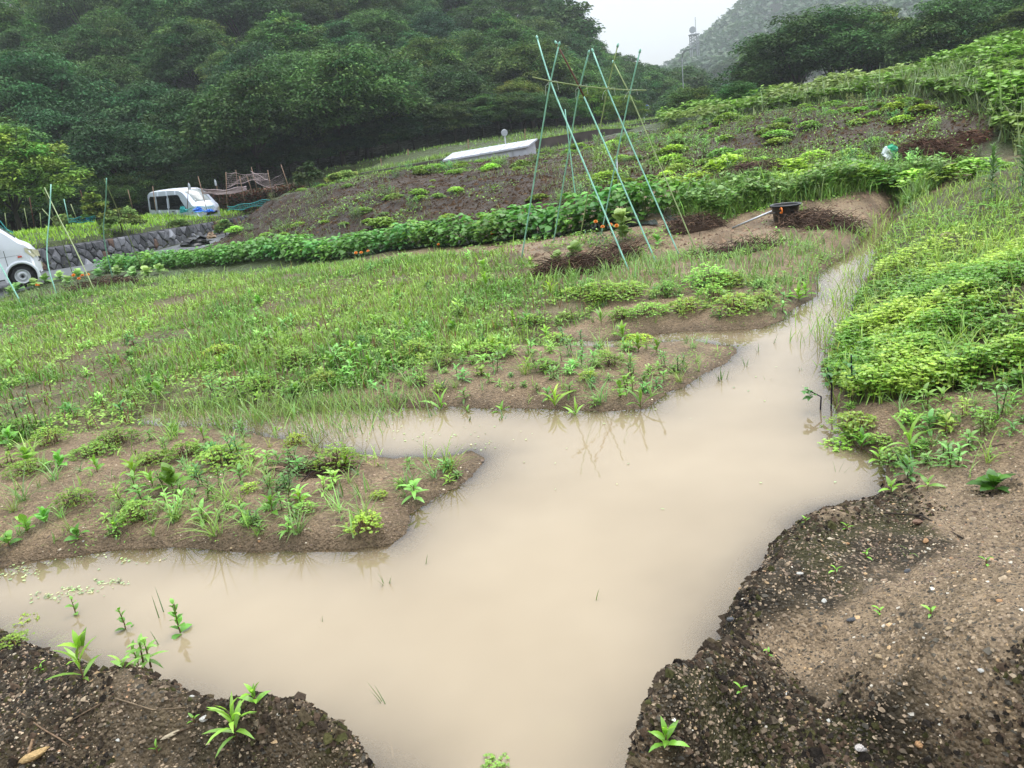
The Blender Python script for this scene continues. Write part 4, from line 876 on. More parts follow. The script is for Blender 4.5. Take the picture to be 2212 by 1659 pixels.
def frame():
    P = [(1160,81,1188,178,1364,584,8.85,'green_pole'),(1208,95,None,None,1123,557,0,'green_pole'),(1201,92,1252,187,1425,570,9.15,'olive_green'),(1272,113,None,None,1192,524,0,'green_pole'),
         (1280,109,1311,192,1472,549,9.45,'green_pole'),(1334.5,98,None,None,1247,524,0,'olive_pole'),(1382.5,110,None,None,1295,506,0,'green_pole'),(1325,134,1359,198,1506,535,9.8,'olive_pole')]
    xs = {1:(1188,178,8.85),3:(1252,187,9.15),5:(1312,192,9.45),6:(1361,196,9.8)}
    o = at(1290, 540, 9.2); o[2] = float(H(o[0], o[1])); e = empty('plant_support_frame', o, 0, 'frame of eight crossed green garden poles tied to a thin crossbar', 'pole frame')
    for i, (tu, tv, mu, mv, bu, bv, md, mat) in enumerate(P):
        foot = ground(bu, bv, 6, 16); foot[2] -= .08
        if md: mid = at(mu, mv, md); u, v, d = mu, mv, md
        else: u, v, d = xs[i]; mid = None
        x = at(u, v, d)+np.array([0, .012, 0])*(1 if i % 2 else -1)
        # carry the pole on past the crossing; its depth continues the same lean
        k = math.hypot(tu-u, tv-v)/math.hypot(bu-u, bv-v); dt = d+(d-foot[1])*k*1.02
        tip = at(tu, tv, dt)
        pts = bent(tip, x, foot, 13)-o
        m = 'green_pole' if mat == 'olive_green' else mat
        po = link('pole', pole_mesh(pts, .0082 if m == 'green_pole' else .0072, m), e)
        if mat == 'olive_green':
            po['label'] = 'pole with a bare rusty upper end'; b = MB(); q = pts[0]+(pts[3]-pts[0])*np.linspace(.02, 1, 4)[:, None]; b.tube(pts[0:4]+np.array([0,-.001,0]), .0092, 8); link('rusty_end', b.mesh('rusty_end', M['rust'], True), po)
        b = MB(); t = pts[0]; dv = pts[0]-pts[1]; dv /= np.linalg.norm(dv); b.tube([t-dv*.02, t+dv*.008, t+dv*.024], [.013, .013, .005], 8); link('cap', b.mesh('cap', M['green_pole'], True), po)
    c = [at(1150.5, 167, 8.7), at(1188, 175.5, 8.85), at(1252, 185.5, 9.15), at(1312, 192, 9.45), at(1361, 195, 9.8), at(1395, 195, 10.0)]
    b = MB(); b.tube(np.array(c)-o+np.array([0, -.018, 0]), .0068, 7); link('crossbar', b.mesh('crossbar', M['olive_pole'], True), e)
    for (u, v, d) in xs.values():
        q = at(u, v, d)-o; b = MB(); th = np.linspace(0, 12.5, 30); b.tube([q+np.array([.022*math.cos(t), -.03*math.sin(t)-.004, .020*math.sin(t+.5)]) for t in th], .0022, 4)
        L = rng.uniform(.08, .15); b.tube([q+np.array([-.01, -.03, 0]), q+np.array([-.05, -.035, -.03]), q+np.array([-.09*rng.uniform(.5, 1), -.03, -L])], .0018, 4); b.tube([q+np.array([.01, -.03, 0]), q+np.array([.07, -.04, .01]), q+np.array([.08, -.03, -L*.7])], .0018, 4)
        link('tie_string', b.mesh('tie_string', M['string']), e)
frame()
def stake(pts, dt, r, mat, label, name='garden_stake', group=None, cap=False, db=None):
    """stake with its foot on the ground at the last point; dt = distance of its upper end"""
    u, v = pts[-1]; foot = ground(u, v, 5, 80) if db is None else at(u, v, db); d0 = foot[1]
    if dt is None: dt = d0
    n = len(pts); L = []
    for i, (a, c) in enumerate(pts[:-1]): k = i/(n-1); L.append(at(a, c, dt+(d0-dt)*k))
    L.append(foot); L = np.array(L)-foot; 
    if n > 2:
        t = np.linspace(0, n-1, 12); L = np.stack([np.interp(t, np.arange(n), L[:, j]) for j in range(3)], 1); s = L.copy(); s[1:-1] = (L[:-2]+2*L[1:-1]+L[2:])/4; L = s
    L[-1, 2] -= .05
    b = MB(); b.tube(L, r, 6); o = link(name, b.mesh(name, M[mat], True), None, foot); return tag(o, label, 'stake', group)
stake([(1220.6,236),(1234,350),(1247,456)], None, .008, 'green_pole', 'single thin green stake standing in the bean row inside the pole frame', db=12.4)
stake([(1332,338),(1336,411)], None, .009, 'grey_metal', 'short pale metal stake between the right hand crossed poles', db=12.6)
G = 'poles of the two crossed pairs at the left'
stake([(110,398),(108,460),(100,535),(104,580),(123,637)], 14.6, .010, 'green_pole', 'bent teal green pole crossing two olive poles near the front van', 'garden_pole', G)
stake([(96,405),(127,470),(156,524),(208,635)], 15.4, .009, 'olive_pole', 'longest olive pole leaning right, crossing the bent teal pole', 'garden_pole', G)
stake([(97,416),(134,520),(159,598)], 15.6, .008, 'olive_pole', 'thin olive pole leaning behind the bent teal pole', 'garden_pole', G)
stake([(230,385),(229,440),(221,500),(234,564),(247,613)], 14.6, .010, 'green_pole', 'bent green pole bowed to the left in front of the conifer shrub', 'garden_pole', G)
stake([(225,387),(269,489),(312,592)], 14.6, .009, 'olive_pole', 'straight olive pole leaning right from the conifer shrub to the bean row', 'garden_pole', G)
stake([(-14,545),(0,571),(48,659)], 13.2, .011, 'green_pole', 'thick pale green pole leaning over the wheel of the front van', 'garden_pole', G)
R1 = lambda x, y: (x*.3472, 164.6+y*.3472)
k = 0
for (a, c, m, lab, d) in [((183,755),(212,930),'rust','rusty stake in the garden left of the green stake',31),((398,765),(428,905),'green_pole','bright green stake in the garden plot above the wall',30),((500,710),(541,870),'rust','tall rusty stake with blue tape at its foot',31),
    ((563,760),(577,842),'olive_pole','thin dark stake just left of the conifer shrub',33),((440,795),(480,892),'olive_pole','slim leaning stake right of the bright green one',31),((795,705),(822,810),'bamboo','brown stake between conifer shrub and parked van',37),((950,685),(968,832),'bamboo','brown stake in front of the rear window of the parked van',36),
    ((1173,655),(1163,838),'rust','dark stake with a clear bottle on top, in front of the parked van',35.5),((1232,622),(1290,845),'bamboo','long bamboo stake at the nose of the parked van',36),((1340,650),(1368,775),'bamboo','bamboo stake with a bottle behind the parked van',39),((1405,597),(1412,815),'bamboo','upright bamboo stake at the left end of the high net',37),
    ((1467,583),(1478,690),'bamboo','bamboo stake at the back of the high net',41),((1490,620),(1520,770),'bamboo','leaning bamboo stake under the high net',38),((1563,565),(1600,700),'bamboo','tallest bamboo stake in the middle of the net',40),((1535,620),(1570,720),'bamboo','short bamboo stake between the net stakes',39),((1665,583),(1692,730),'bamboo','bamboo stake holding the right end of the upper net',38),((1748,550),(1812,735),'bamboo','long leaning bamboo stake at the far right of the nets',37),
    ((30,850),(40,935),'olive_pole','thin stake in the dark garden corner at the left edge',32),((150,820),(172,930),'olive_pole','thin stake left of the rusty stake in the dark',33),((262,825),(340,905),'olive_pole','short pale stake leaning across the garden poles',30),((248,850),(255,935),'olive_pole','short dark stake right of the rusty one',33)]:
    stake([R1(*a), R1(*c)], d, .016, m, lab, group='stakes of the far garden plots', db=d)
def bottle(u, v, d, label):
    p = at(u, v, d); b = MB(); b.lathe([(0,-.16),(.045,-.16),(.05,-.13),(.05,.03),(.035,.08),(.015,.11),(.015,.14),(0,.14)], 10); tag(link('plastic_bottle', b.mesh('plastic_bottle', M['bottle'], True), None, p), label, 'bottle')
M['bottle'] = simple('clear_plastic', (.42, .45, .47), .15, 0, .2)
bottle(*R1(1177, 682), 35.5, 'clear plastic bottle upended on the stake in front of the van'); bottle(*R1(1340, 660), 39, 'clear plastic bottle on the bamboo stake behind the van')
# nets: real strands, sagging between their stakes
def net(rows, m, st, r, label, name, sag=.12):
    """rows: two edge lines of (U,V,d); strands woven between them"""
    A = np.array([at(*p) for p in rows[0]]); B_ = np.array([at(*p) for p in rows[1]]); nA = len(A); L = np.linalg.norm(np.diff(A, axis=0), axis=1).sum(); n = max(int(L/st), 4)
    t = np.linspace(0, nA-1, n); a = np.stack([np.interp(t, np.arange(nA), A[:, j]) for j in range(3)], 1); c = np.stack([np.interp(t, np.arange(nA), B_[:, j]) for j in range(3)], 1)
    w = np.linalg.norm(a-c, axis=1).mean(); mm = max(int(w/st), 3); o = a.mean(0); b = MB(); G_ = []
    for k in range(mm+1):
        s = k/mm; q = a*(1-s)+c*s; q[:, 2] -= sag*math.sin(math.pi*s)+.03*np.sin(t*5+k); q[:, 0] += .03*np.sin(k*1.7+t*3); G_.append(q-o)
    G_ = np.array(G_); 
    for k in range(mm+1): b.tube(G_[k], r*(2.2 if k in (0, mm) else 1), 3, cap=False)
    for j in range(n): b.tube(G_[:, j], r, 3, cap=False)
    return tag(link(name, b.mesh(name, M[m]), None, o), label, 'net')
q = lambda x, y, d: (*R1(x, y), d)
net(([q(1250,698,37),q(1350,712,38),q(1450,700,38),q(1530,682,38.5)],[q(1262,722,38),q(1350,728,39),q(1450,722,39),q(1530,700,39.5)]), 'pinknet', .05, .009, 'bunched faded pink net slung low beside the parked van', 'garden_net', .1)
net(([q(1405,600,37),q(1470,606,38),q(1560,612,39),q(1665,603,38)],[q(1410,690,38),q(1480,670,39),q(1560,650,40),q(1665,640,39)]), 'pinknet', .16, .005, 'thin grey pink net hanging between the tall bamboo stakes', 'garden_net', .05)
net(([q(1560,590,40),q(1620,625,39),q(1690,650,38),q(1755,600,37)],[q(1580,640,41),q(1640,690,40),q(1700,690,39),q(1770,660,38)]), 'pinknet', .16, .005, 'loose net drooping to the right end stake', 'garden_net', .05)
net(([q(1415,812,36),q(1500,800,36),q(1620,775,36),q(1690,765,36)],[q(1418,835,36),q(1500,828,36),q(1620,805,36),q(1690,790,36)]), 'teal', .07, .006, 'low teal net fence in the grass right of the parked van', 'garden_net', 0)
net(([q(1130,828,35),q(1230,812,35),q(1330,808,35)],[q(1130,850,35),q(1230,846,35),q(1330,838,35)]), 'teal', .07, .006, 'low teal net in front of the nose of the parked van', 'garden_net', 0)
net(([q(430,885,30),q(500,880,30),q(590,870,30)],[q(430,912,30),q(500,908,30),q(590,905,30)]), 'teal', .08, .006, 'faint green net fence left of the conifer shrub', 'garden_net', 0)
net(([q(-60,880,27),q(0,905,27),q(80,975,27)],[q(-60,960,27),q(0,965,27),q(80,985,27)]), 'teal', .07, .007, 'green net over a low hoop behind the front van', 'garden_net', 0)
def lump(u, v, d, w, h, m, label, name, cat, dep=None, seed=1):
    p = at(u, v, d) if d else ground(u, v, 3, 60); g = np.random.default_rng(seed); b = MB(); k = 9; v_ = []
    for i in range(k):
        t = i/(k-1); z = math.sin(t*math.pi/2)*h
        for j in range(14): a = j*2*math.pi/14; rr_ = math.cos(t*math.pi/2)**.8*(1+.28*g.normal()); v_.append((math.cos(a)*w/2*rr_, math.sin(a)*(dep or w)/2*rr_, z*(1+.15*g.normal())))
    b.add(v_, [(i*14+j, i*14+(j+1) % 14, (i+1)*14+(j+1) % 14, (i+1)*14+j) for i in range(k-1) for j in range(14)]); return tag(link(name, b.mesh(name, M[m]), None, (p[0], p[1], p[2]-.04)), label, cat)
lump(*R1(1300, 838), 34.5, .35, .10, 'blue', 'crumpled blue sheet by the nose of the parked van', 'tarpaulin', 'tarpaulin', seed=3)
lump(*R1(1235, 838), 34.6, .4, .18, 'blue', 'crumpled blue film under the headlight of the parked van', 'tarpaulin', 'tarpaulin', seed=4)
lump(*R1(1140, 842), 34.6, .28, .22, 'teal', 'small teal bucket like bundle in front of the parked van', 'bundle', 'bundle', seed=5)
lump(*R1(545, 885), 30.5, .10, .32, 'blue', 'blue tape bound round the foot of the tall rusty stake', 'tape', 'tape', seed=6)
lump(424, 528, 23.5, .8, .26, 'black_plastic', 'crumpled black plastic heap where the road meets the mound', 'plastic_heap', 'plastic sheet', seed=7)
lump(457, 512, 23.5, .26, .16, 'tan', 'tan rock at the foot of the brown mound beside the black heap', 'rock', 'rock', seed=8)
# ------------------------------------------------------------------ tub, pipe, bag
def tub():
    p = ground(1697, 478, 6, 20); e = empty('plastic_tub', (p[0], p[1], p[2]-.02), .4, 'round black plastic tub with wet debris standing on the mud', 'tub'); R = .178; h = .235; s = 30/1723*p[1]/R; e.scale = (s, s, s)
    b = MB(); b.lathe([(0,0),(.132,0),(.138,.01),(R-.012,h-.03),(R-.004,h-.012),(R-.012,h-.012),(.128,.03),(0,.03)], 36); link('body', b.mesh('body', M['tubm'], True), e)
    b = MB(); b.lathe([(R-.014,h-.02),(R-.012,h-.002),(R+.004,h+.006),(R+.016,h),(R+.018,h-.016),(R+.006,h-.02),(R-.014,h-.02)], 36); link('rim', b.mesh('rim', M['black_plastic'], True), e)
    b = MB(); b.lathe([(0,h*.62),(.155,h*.62)], 24, c=(.03,.025,.02)); P = np.c_[rng.normal(0,.06,(60,2)), np.full(60,h*.63)]; pebbles(b, P, rnd(60,.008,.03), palette(60, [(.05,.04,.035),(.12,.1,.09)], [2,1])); link('contents', b.mesh('contents', M['stone']), e)
    b = MB(); b.tube([(.01,0,0),(.05,0,.012)], .012, 6); b.box((-.01,-.03,-.004),(.05,.03,.004)); lb = MB(); lb.box((-.022,-.002,-.012),(.022,.002,.012)); 
    l_ = link('sticker', lb.mesh('sticker', M['bagw']), e, (R*.62, -R*.86, h-.007)); l_.rotation_euler = (0, 0, .6)
    b = MB(); th = np.linspace(.3, 5.6, 16); b.tube([(0, .035*math.cos(t), .035*math.sin(t)) for t in th], .010, 7); hd = link('handle', b.mesh('handle', M['orange'], True), e, (-.19*math.cos(.55), -.19*math.sin(.55), h-.055)); hd.rotation_euler = (0, 0, -.4)
    a = ground(1582, 495, 6, 20)+[0, 0, .012]; c = at(1668, 456, p[1]-.10); b = MB(); b.tube([a*0, c-a], .0125, 10); tag(link('metal_pipe', b.mesh('metal_pipe', M['grey_metal'], True), None, a), 'straight grey metal pipe leaning on the rim of the black tub', 'pipe')
M['tubm'] = simple('muddy_black_plastic', (.035, .030, .026), .45, 0, .7, 14, .2); tub()
def bag():
    p = ground(1922, 352, 6, 30); e = empty('sack', (p[0], p[1]-.1, p[2]+.06), .3, 'crumpled green and white plastic sack on the dead weed heap', 'bag')
    g = np.random.default_rng(5)
    def sheet(nx, ny, w, h, am, f): 
        u, v = np.meshgrid(np.linspace(-.5, .5, nx), np.linspace(0, 1, ny)); z = f(u, v)+am*g.normal(size=u.shape); P = np.stack([u*w*(1-.3*v)+am*g.normal(size=u.shape), .35*v*h+am*g.normal(size=u.shape), z*h], -1); i = np.arange(u.size).reshape(u.shape); return P.reshape(-1, 3), np.stack([i[:-1,:-1],i[:-1,1:],i[1:,1:],i[1:,:-1]], -1).reshape(-1, 4)
    b = MB(); v, f = sheet(9, 8, .34, .30, .018, lambda u, v: np.sin(v*2.6)*.8*(1-u*u*2)); b.add(v, f); link('green_side', b.mesh('green_side', M['bag']), e, (.03, 0, 0))
    b = MB(); v, f = sheet(6, 8, .17, .26, .014, lambda u, v: np.sin(v*2.6)*.8*(1-u*u*2)+.05); b.add(v, f); link('white_panel', b.mesh('white_panel', M['bagw']), e, (-.13, -.05, 0))
    b = MB(); v, f = sheet(9, 6, .34, .15, .02, lambda u, v: .3+.2*np.sin(u*6)); b.add(v, f); o = link('black_sheet', b.mesh('black_sheet', M['black_plastic']), None, p+[.28, .02, .0]); tag(o, 'black plastic sheet fold lying right of the green sack', 'plastic sheet')
bag()
# ------------------------------------------------------------------ heaps of pulled dry weeds
def heap(u, v, w, dpt, h, n, label, c=(.085, .052, .034), L=.22, seed=0):
    p = ground(u, v, 4, 30); e = empty('dead_weed_heap', p, 0, label, 'weed heap'); g = np.random.default_rng(seed+50)
    nx, ny = 18, 12; uu, vv = np.meshgrid(np.linspace(-1, 1, nx), np.linspace(-1, 1, ny)); rr_ = np.clip(1-uu**2-vv**2, 0, 1); x, y = uu*w/2, vv*dpt/2
    z = H(p[0]+x, p[1]+y)-p[2]+h*rr_**.7*.85-.012+g.normal(0, .01, x.shape)*(rr_ > 0)-(rr_ <= 0)*.04; i = np.arange(x.size).reshape(x.shape); b = MB(); b.add(np.stack([x, y, z], -1).reshape(-1, 3), np.stack([i[:-1,:-1],i[:-1,1:],i[1:,1:],i[1:,:-1]], -1).reshape(-1, 4), np.array(c)*.5); link('core', b.mesh('core', M['soilclod'], True), e)
    a = g.uniform(0, 6.28, n); r = np.sqrt(g.uniform(0, 1, n)); X, Y = r*np.cos(a)*w/2, r*np.sin(a)*dpt/2; Zt = H(p[0]+X, p[1]+Y)-p[2]+h*np.clip(1-r*r, 0, 1)**.7+g.normal(0, .012, n)
    b = MB(); b.blades(np.c_[X, Y, Zt], g.uniform(0, 6.28, n), g.uniform(-.2, .8, n), L*g.uniform(.4, 1.2, n), g.uniform(.004, .008, n)*(.7+p[1]*.035), g.uniform(.2, 2.0, n), [1, 1, .8, .5], np.clip(np.array(c)*np.exp(g.normal(0, .55, (n, 1))), .01, .5), roll=g.uniform(0, 3, n))
    tag(link('stalks', b.mesh('stalks', M['twig']), e), kind='stuff')
heap(1240, 590, .95, .45, .16, 900, 'long tangled heap of dead brown weeds left of the near pole feet', seed=1)
heap(1345, 560, .45, .4, .12, 350, 'small dead weed pile in the middle of the pole frame', seed=2)
heap(1500, 492, .75, .6, .10, 550, 'flat dead weed pile on the mud right of the pole frame', seed=3)
heap(1770, 482, 1.0, .8, .09, 900, 'flat spread of dead weeds in front of the black tub', seed=4)
heap(1590, 545, 1.0, .6, .05, 350, 'thin scatter of dead weeds on the mud between poles and channel', seed=5)
heap(1640, 388, 1.2, .6, .24, 900, 'rounded brown weed heap at the foot of the mound', seed=6, c=(.10, .058, .045))
heap(1560, 400, 1.0, .5, .12, 500, 'low brown weed heap left of the rounded one below the mound', seed=7, c=(.10, .058, .045))
heap(2000, 347, 1.0, .9, .28, 2200, 'largest dark brown weed heap, behind the green sack', seed=8, c=(.085, .045, .03))
heap(2090, 308, .7, .5, .14, 300, 'reddish brown weed heap uphill of the largest one', seed=9, c=(.11, .055, .035))
heap(225, 622, 1.5, .7, .13, 600, 'dark brown weed heap at the left edge of the field by the marigolds', seed=10, c=(.07, .04, .028))
heap(700, 1025, .38, .22, .03, 70, 'small bundle of dead stems lying on the nearest ridge', seed=11, L=.2)
# black mulch film along the bean row
def film(u0, v0, u1, v1, label, seed):
    a, c = ground(u0, v0, 6, 30), ground(u1, v1, 6, 30); g = np.random.default_rng(seed); n = 40; b = MB(); V = []
    for i in range(n):
        t = i/(n-1); q = a+(c-a)*t
        for j, o_ in enumerate((-.16, -.05, .06, .35)): x, y = q[0]+.1*o_, q[1]+o_; V.append((x, y, float(H(x, y))+.02+.015*g.random()))
    b.add(V, [(4*i+j, 4*i+j+1, 4*i+5+j, 4*i+4+j) for i in range(n-1) for j in range(3)]); tag(link('mulch_film', b.mesh('mulch_film', M['film'], True)), label, 'mulch film')
M['film'] = simple('black_mulch_film', (.014, .015, .017), .25, 0, .4, 12, .8)
film(700, 565, 1180, 512, 'black mulch film along the foot of the middle of the bean row', 1); film(1180, 510, 1420, 484, 'black mulch film under the tall bean plants by the poles', 2); film(1440, 478, 1545, 468, 'torn shiny black mulch film at the right end of the bean row', 3)
# ------------------------------------------------------------------ plants as things
LEAFM = {}
def leafmesh(kind, var):
    key = (kind, var)
    if key in LEAFM: return LEAFM[key]
    g = np.random.default_rng(hash(key[1])+len(kind)); b = MB()
    spec = {'lance': (1.0, .30, .9, LA, (.12,.25,.03)), 'broad': (1.0, .62, .6, LA, (.11,.25,.04)), 'strap': (1.0, .14, 1.0, LA, (.16,.30,.05)), 'bean': (1.0, .78, .55, LA, (.085,.20,.045)), 'gold': (1.0, .17, 1.3, LA, (.09,.17,.06)), 'squash': (1.0, 1.0, .4, LA, (.15,.26,.09))}[kind]
    n = 1; b.blades(np.zeros((1, 3)), 0, .25, spec[0], spec[1], spec[2]*(1+.3*(var-1)), spec[3], np.array(spec[4])*(.8+.2*var), fold=.35)
    # a lighter midrib strip
    b.blades(np.array([[0, 0, .004]]), 0, .25, .92, .035, spec[2]*(1+.3*(var-1)), [1, 1, 1, .7, .3], np.array(spec[4])*1.35)
    LEAFM[key] = b.mesh(kind+'_leaf', M['vego'], True); return LEAFM[key]
STEMM = {}
def stemmesh(h, col):
    k = (round(h, 2), col)
    if k not in STEMM: b = MB(); b.tube([(0,0,-.02),(h*.04,0,h*.5),(0,h*.03,h)], [.0028,.0022,.0014], 5, c=col); STEMM[k] = b.mesh('stem', M['twig'])
    return STEMM[k]
def leafy(loc, kind, h, nl, L, label, cat='weed', name='weed', group=None, tintc=(1, 1, 1), stemc=(.16, .09, .05), elev=(.1, .8), base=.15, rz=None, whorl=True, taper=.5):
    """one plant whose leaves are parts of their own"""
    e = empty(name, loc, rng.uniform(0, 6.28) if rz is None else rz, label, cat, group)
    link('stem', stemmesh(h, stemc), e)
    for i in range(nl):
        t = base+(1-base)*i/max(nl-1, 1); o = link('leaf', leafmesh(kind, int(rng.integers(3))), e, (h*.03*math.sin(t*3), 0, h*t))
        a = i*2.4+rng.uniform(-.3, .3); el = elev[0]+(elev[1]-elev[0])*t+rng.uniform(-.2, .2); s = L*(1-taper*t**1.5)*rng.uniform(.8, 1.15)
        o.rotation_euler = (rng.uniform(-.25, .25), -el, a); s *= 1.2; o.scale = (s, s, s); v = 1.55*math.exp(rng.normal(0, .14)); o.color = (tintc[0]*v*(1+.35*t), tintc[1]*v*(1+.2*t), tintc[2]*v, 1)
    return e
# joined versions for plants too far off to pick leaves apart
def weed_mesh(kind, h, nl, L, seed, col, stemc=(.12, .07, .04), W_=.3, stems=1):
    g = np.random.default_rng(seed); b = MB()
    for s in range(stems):
        ox, oy = (0, 0) if stems == 1 else g.normal(0, h*.35, 2); hh = h*g.uniform(.7, 1.1); lx, ly = g.normal(0, .12, 2)*h; b.tube([(ox,oy,-.02),(ox+lx*.5,oy+ly*.5,hh*.5),(ox+lx,oy+ly,hh)], [.004,.003,.0015], 4, c=stemc, cap=False)
        t = np.linspace(.12, 1, nl); P = np.c_[ox+lx*t, oy+ly*t, hh*t]; a = np.arange(nl)*2.4+g.uniform(0, 6)
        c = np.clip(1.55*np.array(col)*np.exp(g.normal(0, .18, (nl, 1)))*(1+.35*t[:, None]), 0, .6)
        b.blades(P, a, .05+.75*t+g.normal(0, .2, nl), 1.25*L*(1-.45*t**2)*g.uniform(.8, 1.2, nl), L*W_*g.uniform(.8, 1.1, nl), g.uniform(.5, 1.2, nl), LA, c, fold=.3)
    return b.mesh(name_of(kind), M['vego'])
def name_of(k): return k
WM = [weed_mesh('weed', .09, 12, .08, i, (.11,.22,.04)) for i in range(3)]+[weed_mesh('weed', .075, 9, .065, 10+i, (.13,.25,.05), stems=3) for i in range(4)]+[weed_mesh('weed', .14, 16, .065, 20+i, (.10,.19,.04), W_=.22, stems=2) for i in range(2)]
def clump_mesh(R, hgt, n, seed, yel=.25, Rl=.011):
    g = np.random.default_rng(seed); b = MB(); a = g.uniform(0, 6.28, n); r = R*np.sqrt(g.uniform(0, 1, n)); P = np.c_[r*np.cos(a), r*np.sin(a), np.zeros(n)]
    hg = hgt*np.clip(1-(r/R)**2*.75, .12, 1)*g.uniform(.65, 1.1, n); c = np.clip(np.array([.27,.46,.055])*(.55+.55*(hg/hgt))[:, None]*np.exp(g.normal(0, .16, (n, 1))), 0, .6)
    trifol(b, P*.85+np.c_[P[:, :2]*.2, hg*0], hg, Rl, c)
    m = n//2; b.blades(P[:m]*.5, g.uniform(0, 6.28, m), g.uniform(.9, 1.5, m), hg[:m], .003, .1, [1, 1], np.clip(np.array([.13,.09,.04])*np.exp(g.normal(0, .3, (m, 1))), 0, .5))
    m = int(n*yel); b.blades(P[:m]+np.c_[np.zeros((m, 2)), hg[:m]*.8], g.uniform(0, 6.28, m), g.uniform(1.25, 1.6, m), .026, .0045, .1, DI, np.clip(np.array([.52,.54,.14])*np.exp(g.normal(0, .12, (m, 1))), 0, .7))
    return b.mesh('clover_clump', M['vego'])
CM = [clump_mesh(.10, .09, 150, 1), clump_mesh(.14, .08, 240, 2), clump_mesh(.075, .07, 90, 3, .1), clump_mesh(.12, .11, 190, 4)]
def tuft_mesh(n, L, seed, col=(.25,.40,.09), Wd=.005, lean=.0):
    g = np.random.default_rng(seed); b = MB(); b.blades(np.c_[g.normal(0, .012, (n, 2)), np.zeros(n)], g.uniform(0, 6.28, n), g.uniform(.5, 1.45, n), L*g.uniform(.5, 1.1, n), Wd*g.uniform(.7, 1.2, n), g.uniform(.3, 1.4, n), [.8, 1, .85, .5, .06], np.clip(np.array(col)*np.exp(g.normal(0, .2, (n, 1))), 0, .6)); return b.mesh('grass_tuft', M['vego'])
TM = [tuft_mesh(9, .14, 1), tuft_mesh(16, .16, 2), tuft_mesh(6, .12, 3, Wd=.008), tuft_mesh(26, .2, 4)]
def put(me, name, p, s, label, cat, group, col=(1, 1, 1), rz=None):
    o = link(name, me, None, p); o.rotation_euler = (rng.uniform(-.08, .08), rng.uniform(-.08, .08), rng.uniform(0, 6.28) if rz is None else rz); o.scale = (s, s, s*rng.uniform(.85, 1.15)); o.color = (*col, 1); return tag(o, label, cat, group)
def vcol(s=.18): v = math.exp(rng.normal(0, s*1.3)); w = rng.normal(.02, .12); return (v*(1+w), v, v*(1-w))
def gp(u, v, lo=1.0): p = ground(u, v, lo, 60); return p
# clover clumps seen on the ridges and the near mud (bright yellow green domes)
def near_of(u, v):
    return ('on the nearest ridge left of the puddle' if v > 930 and u < 1100 else 'on the ridge between the inlets' if v > 745 and u < 1650 else 'on the back ridge before the poles' if u < 1720 else 'at the foot of the right bank' if v < 1100 else 'on the dark gravel bank')
for (u, v, s, k) in [(730,1010,1.0,3),(790,1140,.75,0),(480,1000,1.1,1),(200,985,.9,1),(540,1130,.6,2),(300,1120,.9,0),(540,1060,.6,2),(820,1075,.55,2),(1000,975,.6,2),(160,1090,.8,3),(660,1105,.7,2),(640,960,.7,0),
    (330,1000,.8,1),(60,1020,.9,1),(1180,800,.9,0),(1320,790,.9,0),(1270,820,.8,2),(1050,770,1.2,1),(960,790,.9,3),(1380,745,1.1,1),(1200,745,1.0,1),(1300,770,.7,2),(900,770,1.1,3),(1620,755,.8,2),
    (1300,640,1.7,1),(1360,640,1.6,1),(1440,638,1.4,0),(1530,620,1.7,3),(1570,615,1.5,1),(1540,650,1.4,0),(1480,672,1.3,1),(1400,680,1.3,1),(1290,655,1.1,0),(1220,690,1.0,2),(1590,672,1.4,1),(1640,655,.9,2),(1340,690,1.0,0),(1650,660,1.0,3),(1230,640,1.1,2),(1150,700,1.0,0),
    (1940,1000,.8,0),(2030,1060-150,.8,2),(1985,1150-175,.6,2),(1810,985,.9,0),(1850,930,1.0,1),(1900,960,.7,2),(2130,930-20,.7,2),(1960,915,.8,2),(700,830,1.0,1),(560,840,1.0,1),(480,770,1.2,1),(640,790,1.2,3),(250,960,1.0,1),(400,985,.9,0),(110,960,1.0,3),(20,940,1.1,1),(60,1372,.8,1),(105,1378,.7,0),(35,1392,.6,2),(130,1392,.5,2)]:
    q = gp(u, v); put(CM[k], 'clover_clump', q, s, '%s %s clover clump %s' % (('wide', 'very wide', 'small', 'dense')[[0, 1, 2, 3].index(k)], 'big' if s > 1.05 else 'low' if s < .7 else 'yellow green', near_of(u, v)+(' near its tip' if 900 < u < 1100 or 1500 < u < 1680 else ', far left' if u < 250 else '')), 'clover', 'clover clumps on the wet soil', vcol(.14))
